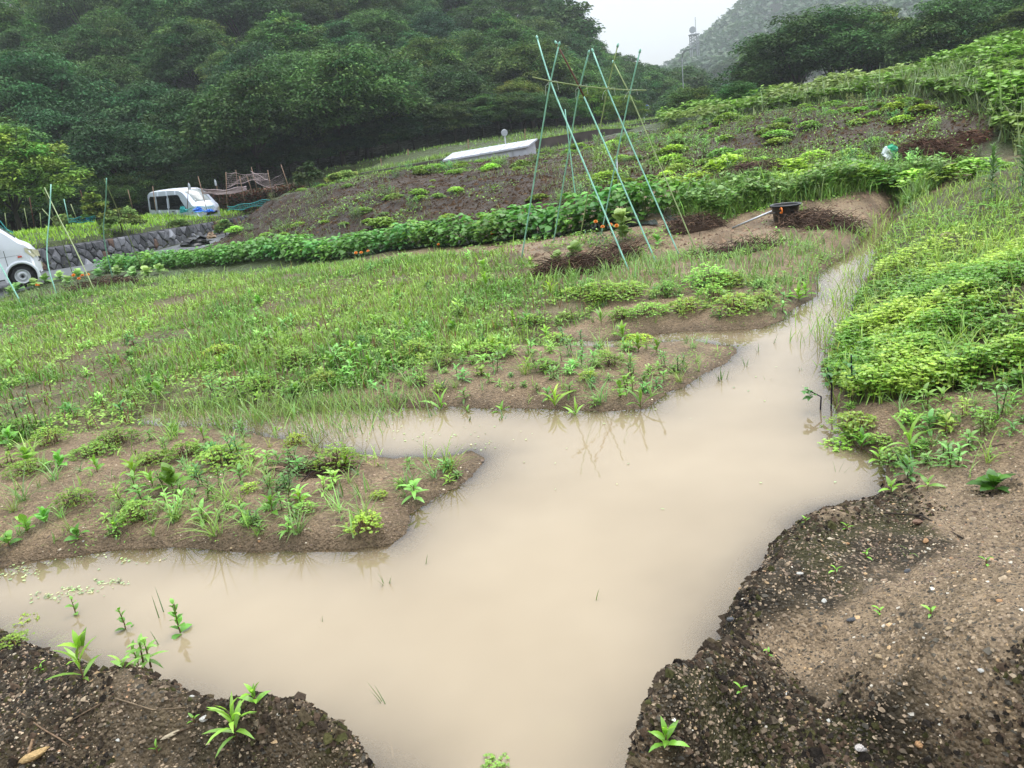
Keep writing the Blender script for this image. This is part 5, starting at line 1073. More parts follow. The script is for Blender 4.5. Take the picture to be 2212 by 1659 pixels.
# larger weeds with their leaves as parts
big = [(375,1060,'broad',.13,11,.085),(290,1030,'lance',.10,8,.08),(345,860,'broad',.12,8,.08),(590,1110,'lance',.11,10,.07),(765,775,'lance',.15,14,.085),(720,800,'lance',.13,12,.08),(800,800,'lance',.13,12,.08),(840,790,'broad',.10,10,.07),(1065,760,'lance',.12,10,.08),(1090,775,'lance',.11,9,.07),
  (1140,795,'lance',.08,8,.06),(1010,765,'lance',.11,9,.08),(815,970,'lance',.09,7,.06),(885,975,'lance',.09,7,.065),(750,1015,'lance',.10,8,.06),(720,945,'lance',.08,7,.055),(1340,860,'broad',.12,6,.06),(1085,895,'lance',.07,6,.06),(1010,900,'lance',.06,5,.05),(1245,905,'strap',.07,6,.10),(1385,885,'strap',.12,7,.12),(1200,880,'strap',.09,7,.13),(955,890,'strap',.10,5,.13),
  (60,1000,'broad',.10,9,.07),(25,960,'broad',.11,9,.07),(130,1010,'broad',.09,8,.065),(210,1020,'lance',.09,8,.06),(100,1130,'broad',.08,7,.06),(60,1150,'broad',.08,6,.06),(250,1150,'lance',.07,8,.06),(170,1165,'broad',.06,6,.05),(20,1180,'broad',.07,6,.06),(650,1090,'lance',.08,8,.055),(440,950,'lance',.09,7,.06),(380,940,'broad',.09,7,.06),(330,1050,'lance',.08,8,.06),
  (600,945,'lance',.08,6,.05),(1380,760,'lance',.14,12,.08),(1345,735,'lance',.15,12,.085),(1420,765,'lance',.12,10,.07),(1190,640,'strap',.12,9,.14),(1300,700,'strap',.10,8,.12),(1725,650,'lance',.13,12,.09),(1740,640,'lance',.11,10,.08),(1050,625,'lance',.20,13,.11),(1045,585,'broad',.16,8,.09),(1860,1010-40,'lance',.10,9,.07),(1835,955,'lance',.10,9,.08),(1900,1060-60,'lance',.08,7,.06),
  (480,800,'lance',.13,12,.075),(560,870,'lance',.09,8,.06),(640,850,'broad',.09,7,.06),(930,740,'lance',.12,11,.08),(1180,730,'lance',.10,9,.07),(980,720,'broad',.12,9,.08),(880,720,'lance',.14,12,.08),(690,720,'lance',.12,10,.07),(600,730,'lance',.14,12,.07),(1110,700,'lance',.12,9,.08),(560,660,'broad',.14,10,.08),(860,650,'lance',.14,10,.08)]
KN = {'broad': 'broad leaved', 'lance': 'lance leaved', 'strap': 'strap leaved'}
for (u, v, k, h, nl, L) in big:
    q = gp(u, v); sz = 'tall' if h > .125 else 'small' if h < .085 else 'medium'
    leafy(q, k, h*.62, nl, L*1.05, '%s %s green weed growing %s' % (sz, KN[k], near_of(u, v)), group='leafy weeds on the wet soil', tintc=vcol(.12), elev=(.1, 1.0) if k != 'strap' else (.5, 1.2), taper=.35)
# named ones in the foreground
leafy(gp(512, 1590), 'strap', .06, 15, .085, 'vivid green rosette weed with long pointed leaves on the near bank', tintc=(.95, .95, .8), elev=(.1, 1.25), base=.05, taper=.25)
leafy(gp(552, 1525), 'lance', .04, 8, .04, 'fresh green seedling right behind the large rosette at the water edge', tintc=(1.0, 1.05, .9), elev=(.3, 1.0), taper=.1)
leafy(gp(182, 1470), 'strap', .07, 9, .08, 'bright green strappy weed at the left on the near bank', tintc=(1.0, 1.0, .8), elev=(.2, 1.1), base=.05, taper=.1)
leafy(gp(180, 1425), 'lance', .05, 7, .075, 'bright weed on the lip of the bank behind the strappy one', tintc=(1.2, 1.2, .9), elev=(.4, 1.2), taper=.1)
leafy(gp(1440, 1612), 'lance', .03, 9, .042, 'light green pointed weed at the lower right water edge', tintc=(1.1, 1.15, 1.1), elev=(.1, 1.1), base=.05, taper=.1)
leafy(gp(2145, 1060), 'broad', .03, 12, .07, 'dark green flat plantain rosette on the gravel at the right', tintc=(.38, .46, .36), elev=(-.05, .6), base=.2, taper=.2)
put(tuft_mesh(4, .19, 77, Wd=.0035), 'grass_sprout', gp(2095, 1035), 1, 'tall thin two bladed grass sprout on the right gravel', 'grass sprout', None)
leafy(gp(1965, 975), 'strap', .05, 7, .12, 'spreading strap leaved weed on the mud below the clover bank', elev=(.3, 1.0), base=.1, taper=.1)
leafy(gp(1925, 1065), 'lance', .03, 6, .055, 'low pale weed beside the right corner of the puddle', tintc=(1.2, 1.2, 1.0), elev=(.1, .8))
leafy(gp(2005, 1055), 'lance', .03, 6, .055, 'small flat weed between puddle corner and grass sprout', elev=(.1, .6))
put(tuft_mesh(3, .08, 78, Wd=.0028), 'grass_sprout', gp(1960, 1200), 1, 'thin green sprig standing on the gravel at the right', 'grass sprout', None)
for (u, v, lab) in [(340,1625,'toothed pale seedling at the bottom of the near bank'),(90,1450,'green seedling at the left edge of the near bank'),(1830,1145,'two leaved seedling on the dark gravel near the water'),(1805,1240,'small seedling in the middle of the right gravel'),(2010,1330,'lone seedling on the sandy gravel at the right'),(1870,1205,'tiny seedling left of the thin sprig'),(1660,1420,'tiny round leaved seedling right of the dark bank edge'),(1740,1130,'tiny seedling on the bank edge tip'),(1600,1500,'thin sprout on the dark gravel'),(2130,1220,'tiny sprout on the right gravel'),(420,1560,'tiny grass sprout left of the large rosette'),(1900,1330,'tiny green leaf pair on the gravel')]:
    leafy(gp(u, v), 'lance', .018, 4, .022, lab, cat='seedling', name='seedling', tintc=(1.1, 1.2, 1.2), elev=(.2, .7), taper=.1)
# plants standing in the water
def wet(u, v, kind, h, nl, L, lab, **kw):
    q = onz(u, v, 0); q[2] = -.03; return leafy(q, kind, h*1.1, nl, L*.85, lab, **kw)
wet(300,1450,'lance',.10,12,.07,'reddish stemmed weed drooping over the water at the lower left', tintc=(.7,.75,.7), elev=(-.1,.9)); wet(390,1365,'broad',.13,13,.045,'leafy sprig standing in the water at the lower left', tintc=(.85,.95,.8)); wet(270,1360,'broad',.10,8,.045,'slim sprig standing in the water left of the leafy one', tintc=(.85,.95,.8)); wet(165,1325,'broad',.08,6,.04,'small sprig in the water by the floating weeds')
put(CM[2], 'clover_clump', onz(1072, 1668, -.02), .55, 'clover seedling standing at the bottom edge of the water', 'clover', None, (.95, 1, 1.1)); put(CM[2], 'clover_clump', onz(1208, 1590, -.045), .62, 'pale half submerged clover in the lower middle of the puddle', 'clover', None, (1.1, 1.1, 1.2))
def reed(u, v, pts, lab, L=.15, n=3, Wd=.0035, lean=None):
    q = onz(u, v, 0); g = rng; b = MB(); hd = g.uniform(0, 6.28, n) if lean is None else lean+g.normal(0, .3, n); b.blades(np.c_[g.normal(0, .008, (n, 2)), np.full(n, -.03)], hd, g.uniform(1.0, 1.45, n), L*g.uniform(.6, 1, n), Wd, g.uniform(.1, .6, n), [1, 1, .9, .6, .06], jit((.13,.22,.05), n, .2)); tag(link('grass_sprout', b.mesh('grass_sprout', M['veg']), None, q), lab, 'grass sprout', 'grass sprouts standing in the puddle')
for (u, v, lab, L, n, w, lean) in [(1292,1300,'single upright grass blade in the middle of the puddle',.09,1,.008,.3),(832,1262,'tuft of thin grass blades in the left part of the puddle',.09,8,.003,None),(836,1520,'three long thin blades near the bottom of the puddle',.12,3,.003,2.6),(690,1345,'tiny thin blade pair in the left of the puddle',.06,3,.003,None),(655,1360,'very small sprout left of the tiny blade pair',.03,3,.003,None),(915,1225,'arched grass leaf rising from the water',.08,1,.009,.5),(350,1335,'tall thin blades behind the leafy sprig',.15,2,.004,2.2),(340,1400,'bent green stalk left of the leafy sprig',.14,1,.005,2.8),
    (1175,1300,'short curled leaf tip at the water surface',.03,1,.008,.2),(1120,1455,'faint small sprout in the lower middle of the puddle',.03,3,.003,None),(1670,740,'grass blades in the channel left of the bank',.13,4,.004,None),(1735,800,'dark little stub with blades in the channel',.07,4,.004,None),(1610,790,'thin blades off the tip of the ridge',.11,5,.004,None),(1560,820,'green blades at the tip of the ridge between the inlets',.14,8,.006,None),(1660,820,'single thin blade in the channel',.09,2,.003,None),(1545,770,'blade group in the small back inlet',.12,6,.004,None),(1810,1020,'thin blades beside the right bank clover',.12,3,.003,None),(1640,760,'thin blades in the bright water',.10,4,.003,None),(1890,990,'short blades in the right corner',.07,3,.004,None),(1700,690,'blades where the channel narrows',.12,5,.005,None),(530,1500,'thin blade at the left lip of the water',.07,3,.003,None),(1010,905,'broad grass blades in the left inlet',.08,4,.010,None),(1085,905,'pointed blades in the left inlet near the ridge',.09,4,.009,None),(940,900,'leaning grass blade in the left inlet',.10,2,.010,1.9)]: reed(u, v, None, lab, L, n, w, lean)
# floating leaves
def floats():
    b = MB(); C = []
    for (u, v, su, sv, n) in [(560,925,90,14,50),(760,925,90,14,50),(900,940,90,14,45),(960,960,60,12,25),(1100,960,60,20,14),(110,1288,22,5,50),(170,1275,22,5,50),(240,1258,20,4,50),(40,1240,30,8,60),(420,900,60,12,40),(1780,650,22,26,55),(1830,600,20,30,45),(1720,680,30,8,16),(60,1200,50,10,40),(270,1215,60,10,25)]:
        for _ in range(int(n*.7)): q = onz(u+rng.normal(0, su), v+rng.normal(0, sv), 0); C.append(q)
    for _ in range(60): C.append(onz(rng.uniform(300, 1850), rng.uniform(640, 1150), 0))
    C = np.array(C); C = C[SD(C[:, 0], C[:, 1]) < .01]; C[:, 2] = .004; n = len(C)
    b.blades(C, rnd(n, 0, 6.28), 0, rnd(n, .007, .02), rnd(n, .004, .012), 0, [.3, 1, .9, .2], jit((.5,.6,.28), n, .25)); tag(link('floating_leaves', b.mesh('floating_leaves', M['veg'])), kind='stuff')
floats()
# clumps of ground herb scattered over the mound
pts = []
def mnd(n, vlo=None):
    c = 0
    for _ in range(n*8):
        if c >= n: break
        P = scatter('mound', 6, 12, 28, jt=.2)
        for q in P:
            U, V = proj(*q); dens = fbm(q[0], q[1], 2.4, 3, 91)+.35*(U > 1350)+.22*sst(60, 8, V-(470-.13*U-.0*V))
            if rng.random() < .25+dens and not any((q[0]-a)**2+(q[1]-b_)**2 < .05 for a, b_ in pts): pts.append((q[0], q[1])); yield q, U, V; c += 1
            if c >= n: break
HM = [clump_mesh(.28, .13, 170, 21, .05, .045), clump_mesh(.36, .2, 230, 22, .05, .05), clump_mesh(.2, .09, 90, 23, .05, .04)]
SM = [weed_mesh('weed', .34, 22, .12, 31+i, (.10,.20,.05), W_=.16, stems=7) for i in range(2)]+[weed_mesh('weed', .38, 26, .07, 35+i, (.12,.17,.07), W_=.12, stems=12) for i in range(2)]
for q, U, V in mnd(290):
    k = rng.random()*1.25; side = 'left' if U < 1000 else 'middle' if U < 1500 else 'right'
    hi = 'upper' if V < (430 if U < 1000 else 345 if U < 1500 else 290) else 'lower'
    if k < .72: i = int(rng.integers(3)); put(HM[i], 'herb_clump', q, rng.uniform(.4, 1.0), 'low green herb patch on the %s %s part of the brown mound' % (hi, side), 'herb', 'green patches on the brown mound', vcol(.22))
    else: i = int(rng.integers(4)); put(SM[i], 'mound_weed', q, rng.uniform(.35, .85), 'upright bushy weed on the %s %s part of the brown mound' % (hi, side), 'weed', 'bushy weeds on the brown mound', vcol(.22))
for (u, v, s, i) in [(1235,372,1,0)]: pass
for (u, v, s, i, lab) in [(1312,370,1.3,0,'round bright green bushy weed on the mound inside the pole frame'),(1505,345,1.35,1,'largest leafy bush weed in the middle of the mound'),(1300,318,1.2,0,'grassy green tuft below the concrete retaining wall'),(1595,375,1.1,2,'pale bushy weed left of the rounded weed heap'),(1880,330,1.1,3,'pale upright weed beside the green sack'),(1720,330,1.2,3,'yellow green upright weed right of middle on the mound'),(820,430,1.2,2,'grey green weed on the left shoulder of the mound'),(700,440,1.3,3,'grey green tufted weed at the left end of the mound')]:
    put(SM[i], 'mound_weed', gp(u, v, 6), s, lab, 'weed', 'bushy weeds on the brown mound', vcol(.1))
for (u, v, s, i) in [(1580,372,1.4,1),(1625,375,1.2,0),(1700,382,1.5,1),(1745,392,1.5,0),(1680,408,1.3,1),(1820,395,1.5,1),(1760,415,1.2,0),(1880,400,1.3,1),(1640,430,1.2,0),(1930,395,1.2,0),(1540,420,1.2,1),(1590,425,1.1,0),(1850,375,1.2,1),(1440,440,1.0,0),(2060,385,1.3,0),(2120,378,1.2,1),(1990,400,1.3,1)]:
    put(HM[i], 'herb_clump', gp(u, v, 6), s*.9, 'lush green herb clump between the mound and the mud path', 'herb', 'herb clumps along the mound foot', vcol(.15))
# goldenrods
for (u, v, h, lab) in [(2140,428,.50,'tall goldenrod with drooping leaves, leftmost of the two big ones'),(2205,425,.56,'tall goldenrod at the right edge of the bank'),(2030,398,.28,'short goldenrod shoot right of the big weed heap'),(1965,470,.22,'small strap leaved shoot on the grassy bank')]:
    leafy(gp(u, v, 4), 'gold', h, int(70*h/.5) if h > .3 else 24, .15 if h > .3 else .1, lab, cat='goldenrod', name='goldenrod', elev=(-.3, 1.1), base=.12, taper=.45, stemc=(.10,.14,.05))
# dark stemmed plant on the right bank edge
e = empty('nightshade_plant', onz(1838, 872, .02), 0, 'dark stemmed plant with hanging blue green leaves on the right bank edge', 'plant')
for (dx, dy, h, lx) in [(0,0,.26,.0),(-.09,.03,.20,-.02),(-.15,.02,.10,-.07)]:
    b = MB(); b.tube([(dx,dy,-.04),(dx+.005,dy,h*.5),(dx+lx,dy,h)], [.0045,.004,.003], 6, c=(.025,.02,.03)); link('stem', b.mesh('stem', M['twig']), e)
    for i in range(12):
        o = link('leaf', leafmesh('broad', i % 3), e, (dx+lx*(.6+.4*i/9), dy, h*(.5+.5*i/12))); o.rotation_euler = (rng.uniform(-.3,.3), rng.uniform(-.3,.5), i*1.05+rng.uniform(0,.4)+1.6); s = rng.uniform(.035,.05); o.scale = (s, s, s); o.color = (.95,1.05,1.5,1)
# bean row
def bean_mesh(seed, h=.40, R=.27, n=74):
    g = np.random.default_rng(seed); b = MB(); a = g.uniform(0, 6.28, n); t = g.uniform(.12, 1, n); r = R*np.sqrt(g.uniform(.15, 1, n))*(1-.35*t**3); P = np.c_[r*np.cos(a), r*np.sin(a), h*t]
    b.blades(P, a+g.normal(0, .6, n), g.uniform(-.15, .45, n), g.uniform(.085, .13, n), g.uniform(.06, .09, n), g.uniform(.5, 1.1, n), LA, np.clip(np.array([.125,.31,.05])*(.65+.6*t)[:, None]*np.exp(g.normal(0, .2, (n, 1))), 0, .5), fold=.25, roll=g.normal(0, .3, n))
    m = 26; b.blades(P[:m]*[.35, .35, 0], a[:m], 1.25, h*t[:m]*1.02, .006, .5, [1, 1, 1], np.array([.12,.17,.06])); return b.mesh('foliage', M['vego'])
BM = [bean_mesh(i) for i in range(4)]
def beanrow():
    a, c = ground(222, 590, 8, 30), ground(1395, 480, 8, 30); L = np.hypot(*(c-a)[:2]); n = int(L/.27)
    for i in range(n+1):
        for row in (0, 1):
            t = (i+rng.uniform(-.2, .2)+.5*row)/n; q = a+(c-a)*t; q[1] += .22+.32*row+rng.uniform(-.04, .04); q[2] = float(H(q[0], q[1])); U, V = proj(*q); s = rng.uniform(.8, 1.08)*(1.18 if U > 1080 and U < 1400 else 1.0)*(.9 if U < 500 else 1)
            where = 'at the far left end of the row' if U < 420 else 'in the left half of the row' if U < 800 else 'in the right half of the row' if U < 1120 else 'by the pole frame at the right end of the row'
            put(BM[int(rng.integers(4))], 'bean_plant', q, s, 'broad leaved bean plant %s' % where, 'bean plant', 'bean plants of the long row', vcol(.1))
beanrow()
for (u, v, s) in [(1430,462,1.1),(1470,455,1.15),(1510,448,1.0),(1500,462,.8)]: put(BM[1], 'bean_plant', gp(u, v, 5), s, 'bean plant in the separate group right of the pole frame', 'bean plant', 'bean plants of the right group', vcol(.1))
# squash, okra and marigolds
for (u, v, h, nl, L, k, lab) in [(1345,520,.30,14,.16,'squash','big leaved okra plant inside the pole frame beside the marigolds'),(1245,562,.12,11,.14,'squash','pale squash plant sprawling left of the marigolds'),(1205,575,.10,8,.12,'squash','small squash shoot at the left foot of the pole frame'),(1420,530,.10,8,.10,'broad','small bean shoot right of the okra plant'),(1150,592,.14,9,.11,'lance','strappy weed left of the dead weed heap'),(1560,455,.25,12,.12,'squash','large leaved weed at the right end of the bean row'),(1610,445,.22,12,.11,'squash','leafy weed behind the metal pipe')]:
    leafy(gp(u, v, 5), k, h, nl, L, lab, cat='plant', name='vegetable_plant', elev=(-.1, .8), tintc=vcol(.1), taper=.3)
for i, (u, v) in enumerate([(40,630),(75,622),(100,612),(130,606),(150,615),(215,600),(255,596),(290,600),(320,598),(60,612),(345,592),(170,600),(25,640)]):
    leafy(gp(u, v, 8), 'squash', .14, 9, .17, 'pale leaved squash plant in the bed between the field and the road', cat='squash plant', name='squash_plant', group='squash plants of the left bed', elev=(-.2, .7), tintc=vcol(.12), taper=.3)
FL = None
def marigold(u, v, n, s, lab, hh=.22):
    global FL
    if FL is None:
        b = MB()
        for ring, (m, el, L) in enumerate([(12, .1, .5), (11, .6, .45), (8, 1.1, .35)]): b.blades(np.c_[np.zeros((m, 2)), np.full(m, .03*ring)], np.arange(m)*6.283/m+ring, el, L, .3, .5, [.5, 1, .9], jit((.85,.27,.01), m, .12))
        FL = b.mesh('flower', M['vego'])
    q = gp(u, v, 5); e = empty('marigold', q, 0, lab, 'marigold'); b = MB(); m = 60*max(1, n//2); P = np.c_[rng.normal(0, .07*n**.5, (m, 2)), rnd(m, .02, hh*.85)]; b.blades(P, rnd(m, 0, 6.28), rnd(m, -.2, 1), .06, .018, .5, LA, jit((.05,.12,.03), m, .25)); link('foliage', b.mesh('foliage', M['veg']), e)
    for i in range(n): o = link('flower', FL, e, ((i-(n-1)/2)*.085+rng.normal(0, .01), -.06+rng.normal(0, .03), hh+rng.normal(0, .03))); o.scale = (s, s, s); o.rotation_euler = (rng.uniform(.2, .7), 0, 0); o.color = (1, 1, 1, 1)
marigold(1313, 535, 4, .052, 'orange marigold clump with four flowers inside the pole frame', .26); marigold(186, 624, 4, .07, 'orange marigold clump at the left end of the field', .24); marigold(655, 562, 1, .075, 'single orange marigold at the foot of the bean row, leftmost there'); marigold(778, 560, 2, .06, 'yellow orange marigold pair before the bean row', .12); marigold(797, 556, 1, .055, 'small yellow marigold right of the pair', .12); marigold(950, 538, 1, .05, 'tiny orange marigold before the bean row', .12); marigold(1068, 524, 1, .065, 'orange marigold left of the pole frame', .16); marigold(85, 628, 2, .06, 'half hidden orange marigold by the front van', .14)
# scattered weeds and grass tufts over the field and ridges
def cover_things(zone, n, rlo, rhi, meshes, name, cat, grp, lab, smin, smax, thr=None, gap=.07, zfn=None):
    c = 0; used = []
    for _ in range(40):
        P = scatter(zone, n, rlo, rhi, jt=.5)
        for q in P:
            if c >= n: return
            if zfn is not None and not zfn(q): continue
            if any((q[0]-a)**2+(q[1]-b_)**2 < gap*gap for a, b_ in used): continue
            used.append((q[0], q[1])); U, V = proj(*q)
            m = meshes[int(rng.integers(len(meshes)))]
            sc_ = rng.uniform(smin, smax); sw = 'large' if sc_ > smin+.72*(smax-smin) else 'small' if sc_ < smin+.3*(smax-smin) else 'medium'
            kw = '' if meshes is TM else ('single stemmed ' if m in WM[:3] else 'branching ' if m in WM[3:7] else 'narrow leaved ')
            put(m, name, q, sc_, sw+' '+kw+lab(U, V)+(', far left' if U < 250 else ', left of centre' if U < 800 else ', right of centre' if U < 1400 else ', far right'), cat, grp, vcol(.2)); c += 1
def fl(U, V): 
    a = 'left' if U < 450 else 'middle' if U < 850 else 'right'
    return 'leafy weed in the %s grass' % ('farthest' if V < 650 else 'middle' if V < 730 else 'nearest')
cover_things('field', 190, 4, 12, WM, 'field_weed', 'weed', 'weeds of the field', fl, .55, 1.25)
ridge = lambda q: (not inpoly(*[np.array([w]) for w in proj(*q)], Z['bank'])[0]) and proj(*q)[1] > 600 and SD(q[0], q[1]) > .04 and not any(inpoly(*[np.array([w]) for w in proj(*q)], Z[z])[0] for z in ('fgl', 'fgr', 'field', 'path'))
def rl(U, V): return 'leafy weed %s' % near_of(U, V)
cover_things(None, 250, 2.2, 8, WM, 'ridge_weed', 'weed', 'small weeds of the ridges', rl, .35, .9, zfn=lambda q: ridge(q) and (fbm(np.array([q[0]]), np.array([q[1]]), .7, 2, 95)[0] > -.12))
def tl(U, V): return 'tuft of green grass %s' % near_of(U, V)
cover_things(None, 190, 2.4, 9, TM, 'grass_tuft', 'grass tuft', 'grass tufts of the ridges', tl, .5, 1.1, zfn=ridge)
# ------------------------------------------------------------------ stones, sticks on the banks
STM = []
for i in range(5):
    b = MB(); g = np.random.default_rng(70+i); k = 7; v = []
    for a in range(k):
        t = a/(k-1)*math.pi
        for j in range(10): ph = j*.628; r = math.sin(t)*(1+.16*g.normal()) if 0 < a < k-1 else .001; v.append((math.cos(ph)*r, math.sin(ph)*r*.7, math.cos(t)*.5*(1+.1*g.normal())))
    b.add(v, [(a*10+j, a*10+(j+1) % 10, (a+1)*10+(j+1) % 10, (a+1)*10+j) for a in range(k-1) for j in range(10)]); STM.append(b.mesh('pebble', M['stoneo'], True))
def stone(u, v, s, col, lab, name='pebble', cat='stone', sx=1.0):
    q = gp(u, v); o = link(name, STM[int(rng.integers(5))], None, (q[0], q[1], q[2]+s*.2)); o.scale = (s*sx, s, s*.9); o.rotation_euler = (rng.uniform(-.3,.3), rng.uniform(-.3,.3), rng.uniform(0, 6.28) if sx == 1 else .35); o.color = (*col, 1); return tag(o, lab, cat)
TAN, WHT, ORG, GRY = (.50,.36,.20), (.66,.63,.56), (.50,.27,.12), (.10,.10,.105)
for (u, v, s, c, lab, *r) in [(72,1636,.024,(.55,.36,.15),'large tan stone at the lower left corner',1.6),(443,1553,.012,WHT,'white and tan stone left of the vivid rosette',1.4),(150,1555,.008,TAN,'tan pebble on the left of the near bank',1.3),(370,1588,.010,(.55,.45,.3),'long pale sliver of stone on the near bank',2.4),(720,1500,.008,WHT,'white pebble at the lip of the near bank'),(415,1505,.007,WHT,'bright white pebble near the water lip'),(500,1540,.006,TAN,'small tan pebble beside the white stone'),(255,1600,.007,WHT,'white pebble low on the near bank'),(1860,1617,.016,(.62,.55,.5),'smooth pinkish white stone at the bottom right',1.2),(1985,1610,.012,ORG,'orange brown stone at the bottom right'),(1790,1558,.007,WHT,'white pebble on the dark gravel'),(1727,1240,.010,WHT,'whitish pebble in the upper dark gravel'),(1880,1255,.010,(.5,.42,.3),'cluster pale stone on the gravel'),(1900,1420,.010,TAN,'tan pebble in the middle of the right gravel'),(1960,1235,.012,GRY,'dark grey stone on the gravel'),(1780,1300,.010,WHT,'pale stone near the bank edge'),(1840,1340,.012,GRY,'dark flat stone in the right gravel',1.6),(2100,1000,.012,(.5,.38,.26),'light brown flat stone by the upper mud',1.3),(2115,925,.02,(.5,.36,.24),'pinkish tan stone below the clover bank'),(2070,1000,.010,TAN,'long tan chip on the mud',1.8),(2000,1170,.012,ORG,'orange stone half buried in the gravel'),(1830,1175,.008,ORG,'small orange pebble near the tip of the bank'),(1985,1130,.018,(.22,.12,.07),'flat reddish brown stone on the gravel',1.8),(1905,1110,.009,TAN,'tan pebble near the puddle corner'),(2045,512,.06,(.34,.22,.14),'brown rock half hidden in the bank grass',1.3),(2160,1300,.010,ORG,'orange tan stone at the right edge'),(2050,1360,.009,TAN,'tan stone in the sandy gravel'),(2120,1450,.008,WHT,'white chip in the lower right gravel'),(1640,1560,.007,TAN,'tan pebble in the lower dark gravel'),(1700,1500,.007,WHT,'white pebble in the lower dark gravel'),(1580,1340,.014,GRY,'black stone at the edge of the water on the right',1.2),(1480,785,.010,TAN,'pale stone on the tip of the ridge'),(1560,800,.008,TAN,'small stone by the ridge tip'),(500,1185,.009,TAN,'tan pebble at the edge of the nearest ridge'),(180,1170,.008,WHT,'white pebble on the nearest ridge'),(990,1060,.010,(.14,.09,.06),'dark clod on the tip of the nearest ridge',1.5),(560,1170,.008,ORG,'orange pebble on the nearest ridge')]:
    stone(u, v, s, c, lab, sx=r[0] if r else 1.0)
def stick(pts, r, col, lab):
    P = np.array([gp(u, v)+[0, 0, r*1.2] for u, v in pts]); b = MB(); b.tube(P-P[0], r, 5, c=col); tag(link('twig', b.mesh('twig', M['twig'], True), None, P[0]), lab, 'twig')
stick([(48,1543),(90,1575),(130,1598),(152,1615)], .0022, (.20,.13,.08), 'thin brown twig slanting across the left of the near bank'); stick([(60,1640),(72,1600)], .004, (.22,.14,.08), 'short thick twig at the lower left corner'); stick([(325,1605),(420,1570),(440,1545)], .002, (.1,.065,.04), 'curved thin root on the near bank'); stick([(640,1640),(700,1600),(800,1590)], .002, (.1,.065,.04), 'long curved root low on the near bank'); stick([(590,1015),(650,1030),(720,1035)], .003, (.07,.045,.035), 'dark twig lying on the nearest ridge'); stick([(1950,1010),(2050,985),(2170,960)], .0025, (.06,.04,.03), 'thin dark root along the upper mud'); stick([(250,1510),(330,1535),(400,1530)], .002, (.22,.16,.1), 'pale straw on the near bank'); stick([(150,1560),(220,1520)], .002, (.16,.11,.07), 'fine brown stalk on the near bank')
stick([(1905,1110),(1990,1115),(2080,1165)], .003, (.05,.04,.03), 'dark root in the upper gravel'); stick([(850,1640),(838,1560)], .0035, (.35,.24,.14), 'pale stalk reaching from the bottom bank into the water')
# ------------------------------------------------------------------ trees
def crown_mesh(name, R, Hh, K, nl, leaf, flat=.42, seed=1, droop=.3, open_=0.0, hue=(.055, .085, .028)):
    """leaf pads spread through the crown; (R, Hh) half width and height"""
    b = MB(); g = np.random.default_rng(seed)
    u = g.normal(size=(K, 3)); u /= np.linalg.norm(u, axis=1)[:, None]; u[:, 2] = np.abs(u[:, 2])*1.0-.38*g.random(K)
    rad = g.uniform(.5, 1.28, K)**.6
    cz = Hh*.42
    pc = np.c_[u[:, 0]*R*rad*.85, u[:, 1]*R*rad*.85, cz+u[:, 2]*Hh*.52*rad]
    pr = g.uniform(.15, .31, K)*R
    n = K*nl; ci = np.repeat(np.arange(K), nl)
    w = g.normal(size=(n, 3)); w /= np.linalg.norm(w, axis=1)[:, None]; w[:, 2] = np.where(w[:, 2] < -.25, -w[:, 2], w[:, 2])
    rr_ = g.uniform(.55, 1.05, n)
    P = pc[ci]+w*(pr[ci]*rr_)[:, None]*np.array([1, 1, flat])
    P += g.normal(0, .03*R, P.shape)*np.array([1, 1, .3])
    head = np.arctan2(w[:, 1], w[:, 0])+g.normal(0, .7, n)
    col = np.tile(np.array(hue), (n, 1))*(np.exp(g.normal(0, .22, (K, 1)))[ci])*np.exp(g.normal(0, .25, (n, 1)))
    col[:, 0] *= (1+g.normal(0, .15, K))[ci]
    b.blades(P, head, g.uniform(-.5, .5, n), leaf*g.uniform(.7, 1.3, n), leaf*.55*g.uniform(.7, 1.3, n), .6+droop, DI, np.clip(col, .004, .5), roll=g.normal(0, .35, n))
    me = b.mesh(name, M['tree']); me['pads'] = [float(v) for v in pc[:12].ravel()]; return me
def trunk_mesh(name, h, r, me_crown, seed=1):
    b = MB(); g = np.random.default_rng(seed); bend = g.normal(0, .25, 2)
    t = np.linspace(0, 1, 6); pts = np.c_[bend[0]*t**2, bend[1]*t**2, t*h-.3]
    b.tube(pts, r*(1-.6*t), 7)
    pads = np.array(me_crown['pads']).reshape(-1, 3)
    for p in pads[:7]:
        s = pts[3]; q = p+np.array([0, 0, h*.45]); m = (s+q)/2+np.array([0, 0, .2]); b.tube([s, m, q], [r*.4, r*.22, r*.08], 5)
    return b.mesh(name, M['bark'])
SKYL = ([1160,1195,1220,1240,1265,1290,1330,1400,1430,1500,1530,1570,1600,1640], [-90,-60,5,45,80,98,90,116,134,95,62,32,-5,-60])
CR = []
for i, (R, Hh, K, nl, lf, fl, hue) in enumerate([(3.6,5.6,120,185,.21,.62,(.062,.135,.036)),(3.9,5.0,110,180,.23,.55,(.052,.125,.042)),(3.2,6.4,115,175,.20,.7,(.082,.145,.034)),(4.2,5.4,130,168,.22,.55,(.064,.13,.036)),(3.5,6.0,105,190,.22,.65,(.07,.15,.038))]):
    c = crown_mesh('crown_%s' % 'abcde'[i], R, Hh, K, nl, lf, fl, 11+i, hue=hue); CR.append((c, trunk_mesh('trunk_%s' % 'abcde'[i], 2.8, .17, c, i)))
CF = []
for i in range(3):
    c = crown_mesh('far_crown_%s' % 'abc'[i], 5.4, 8.5, 90, 100, .46, .55, 31+i, hue=(.06, .12, .032)); CF.append((c, trunk_mesh('far_trunk_%s' % 'abc'[i], 3.6, .25, c, i)))
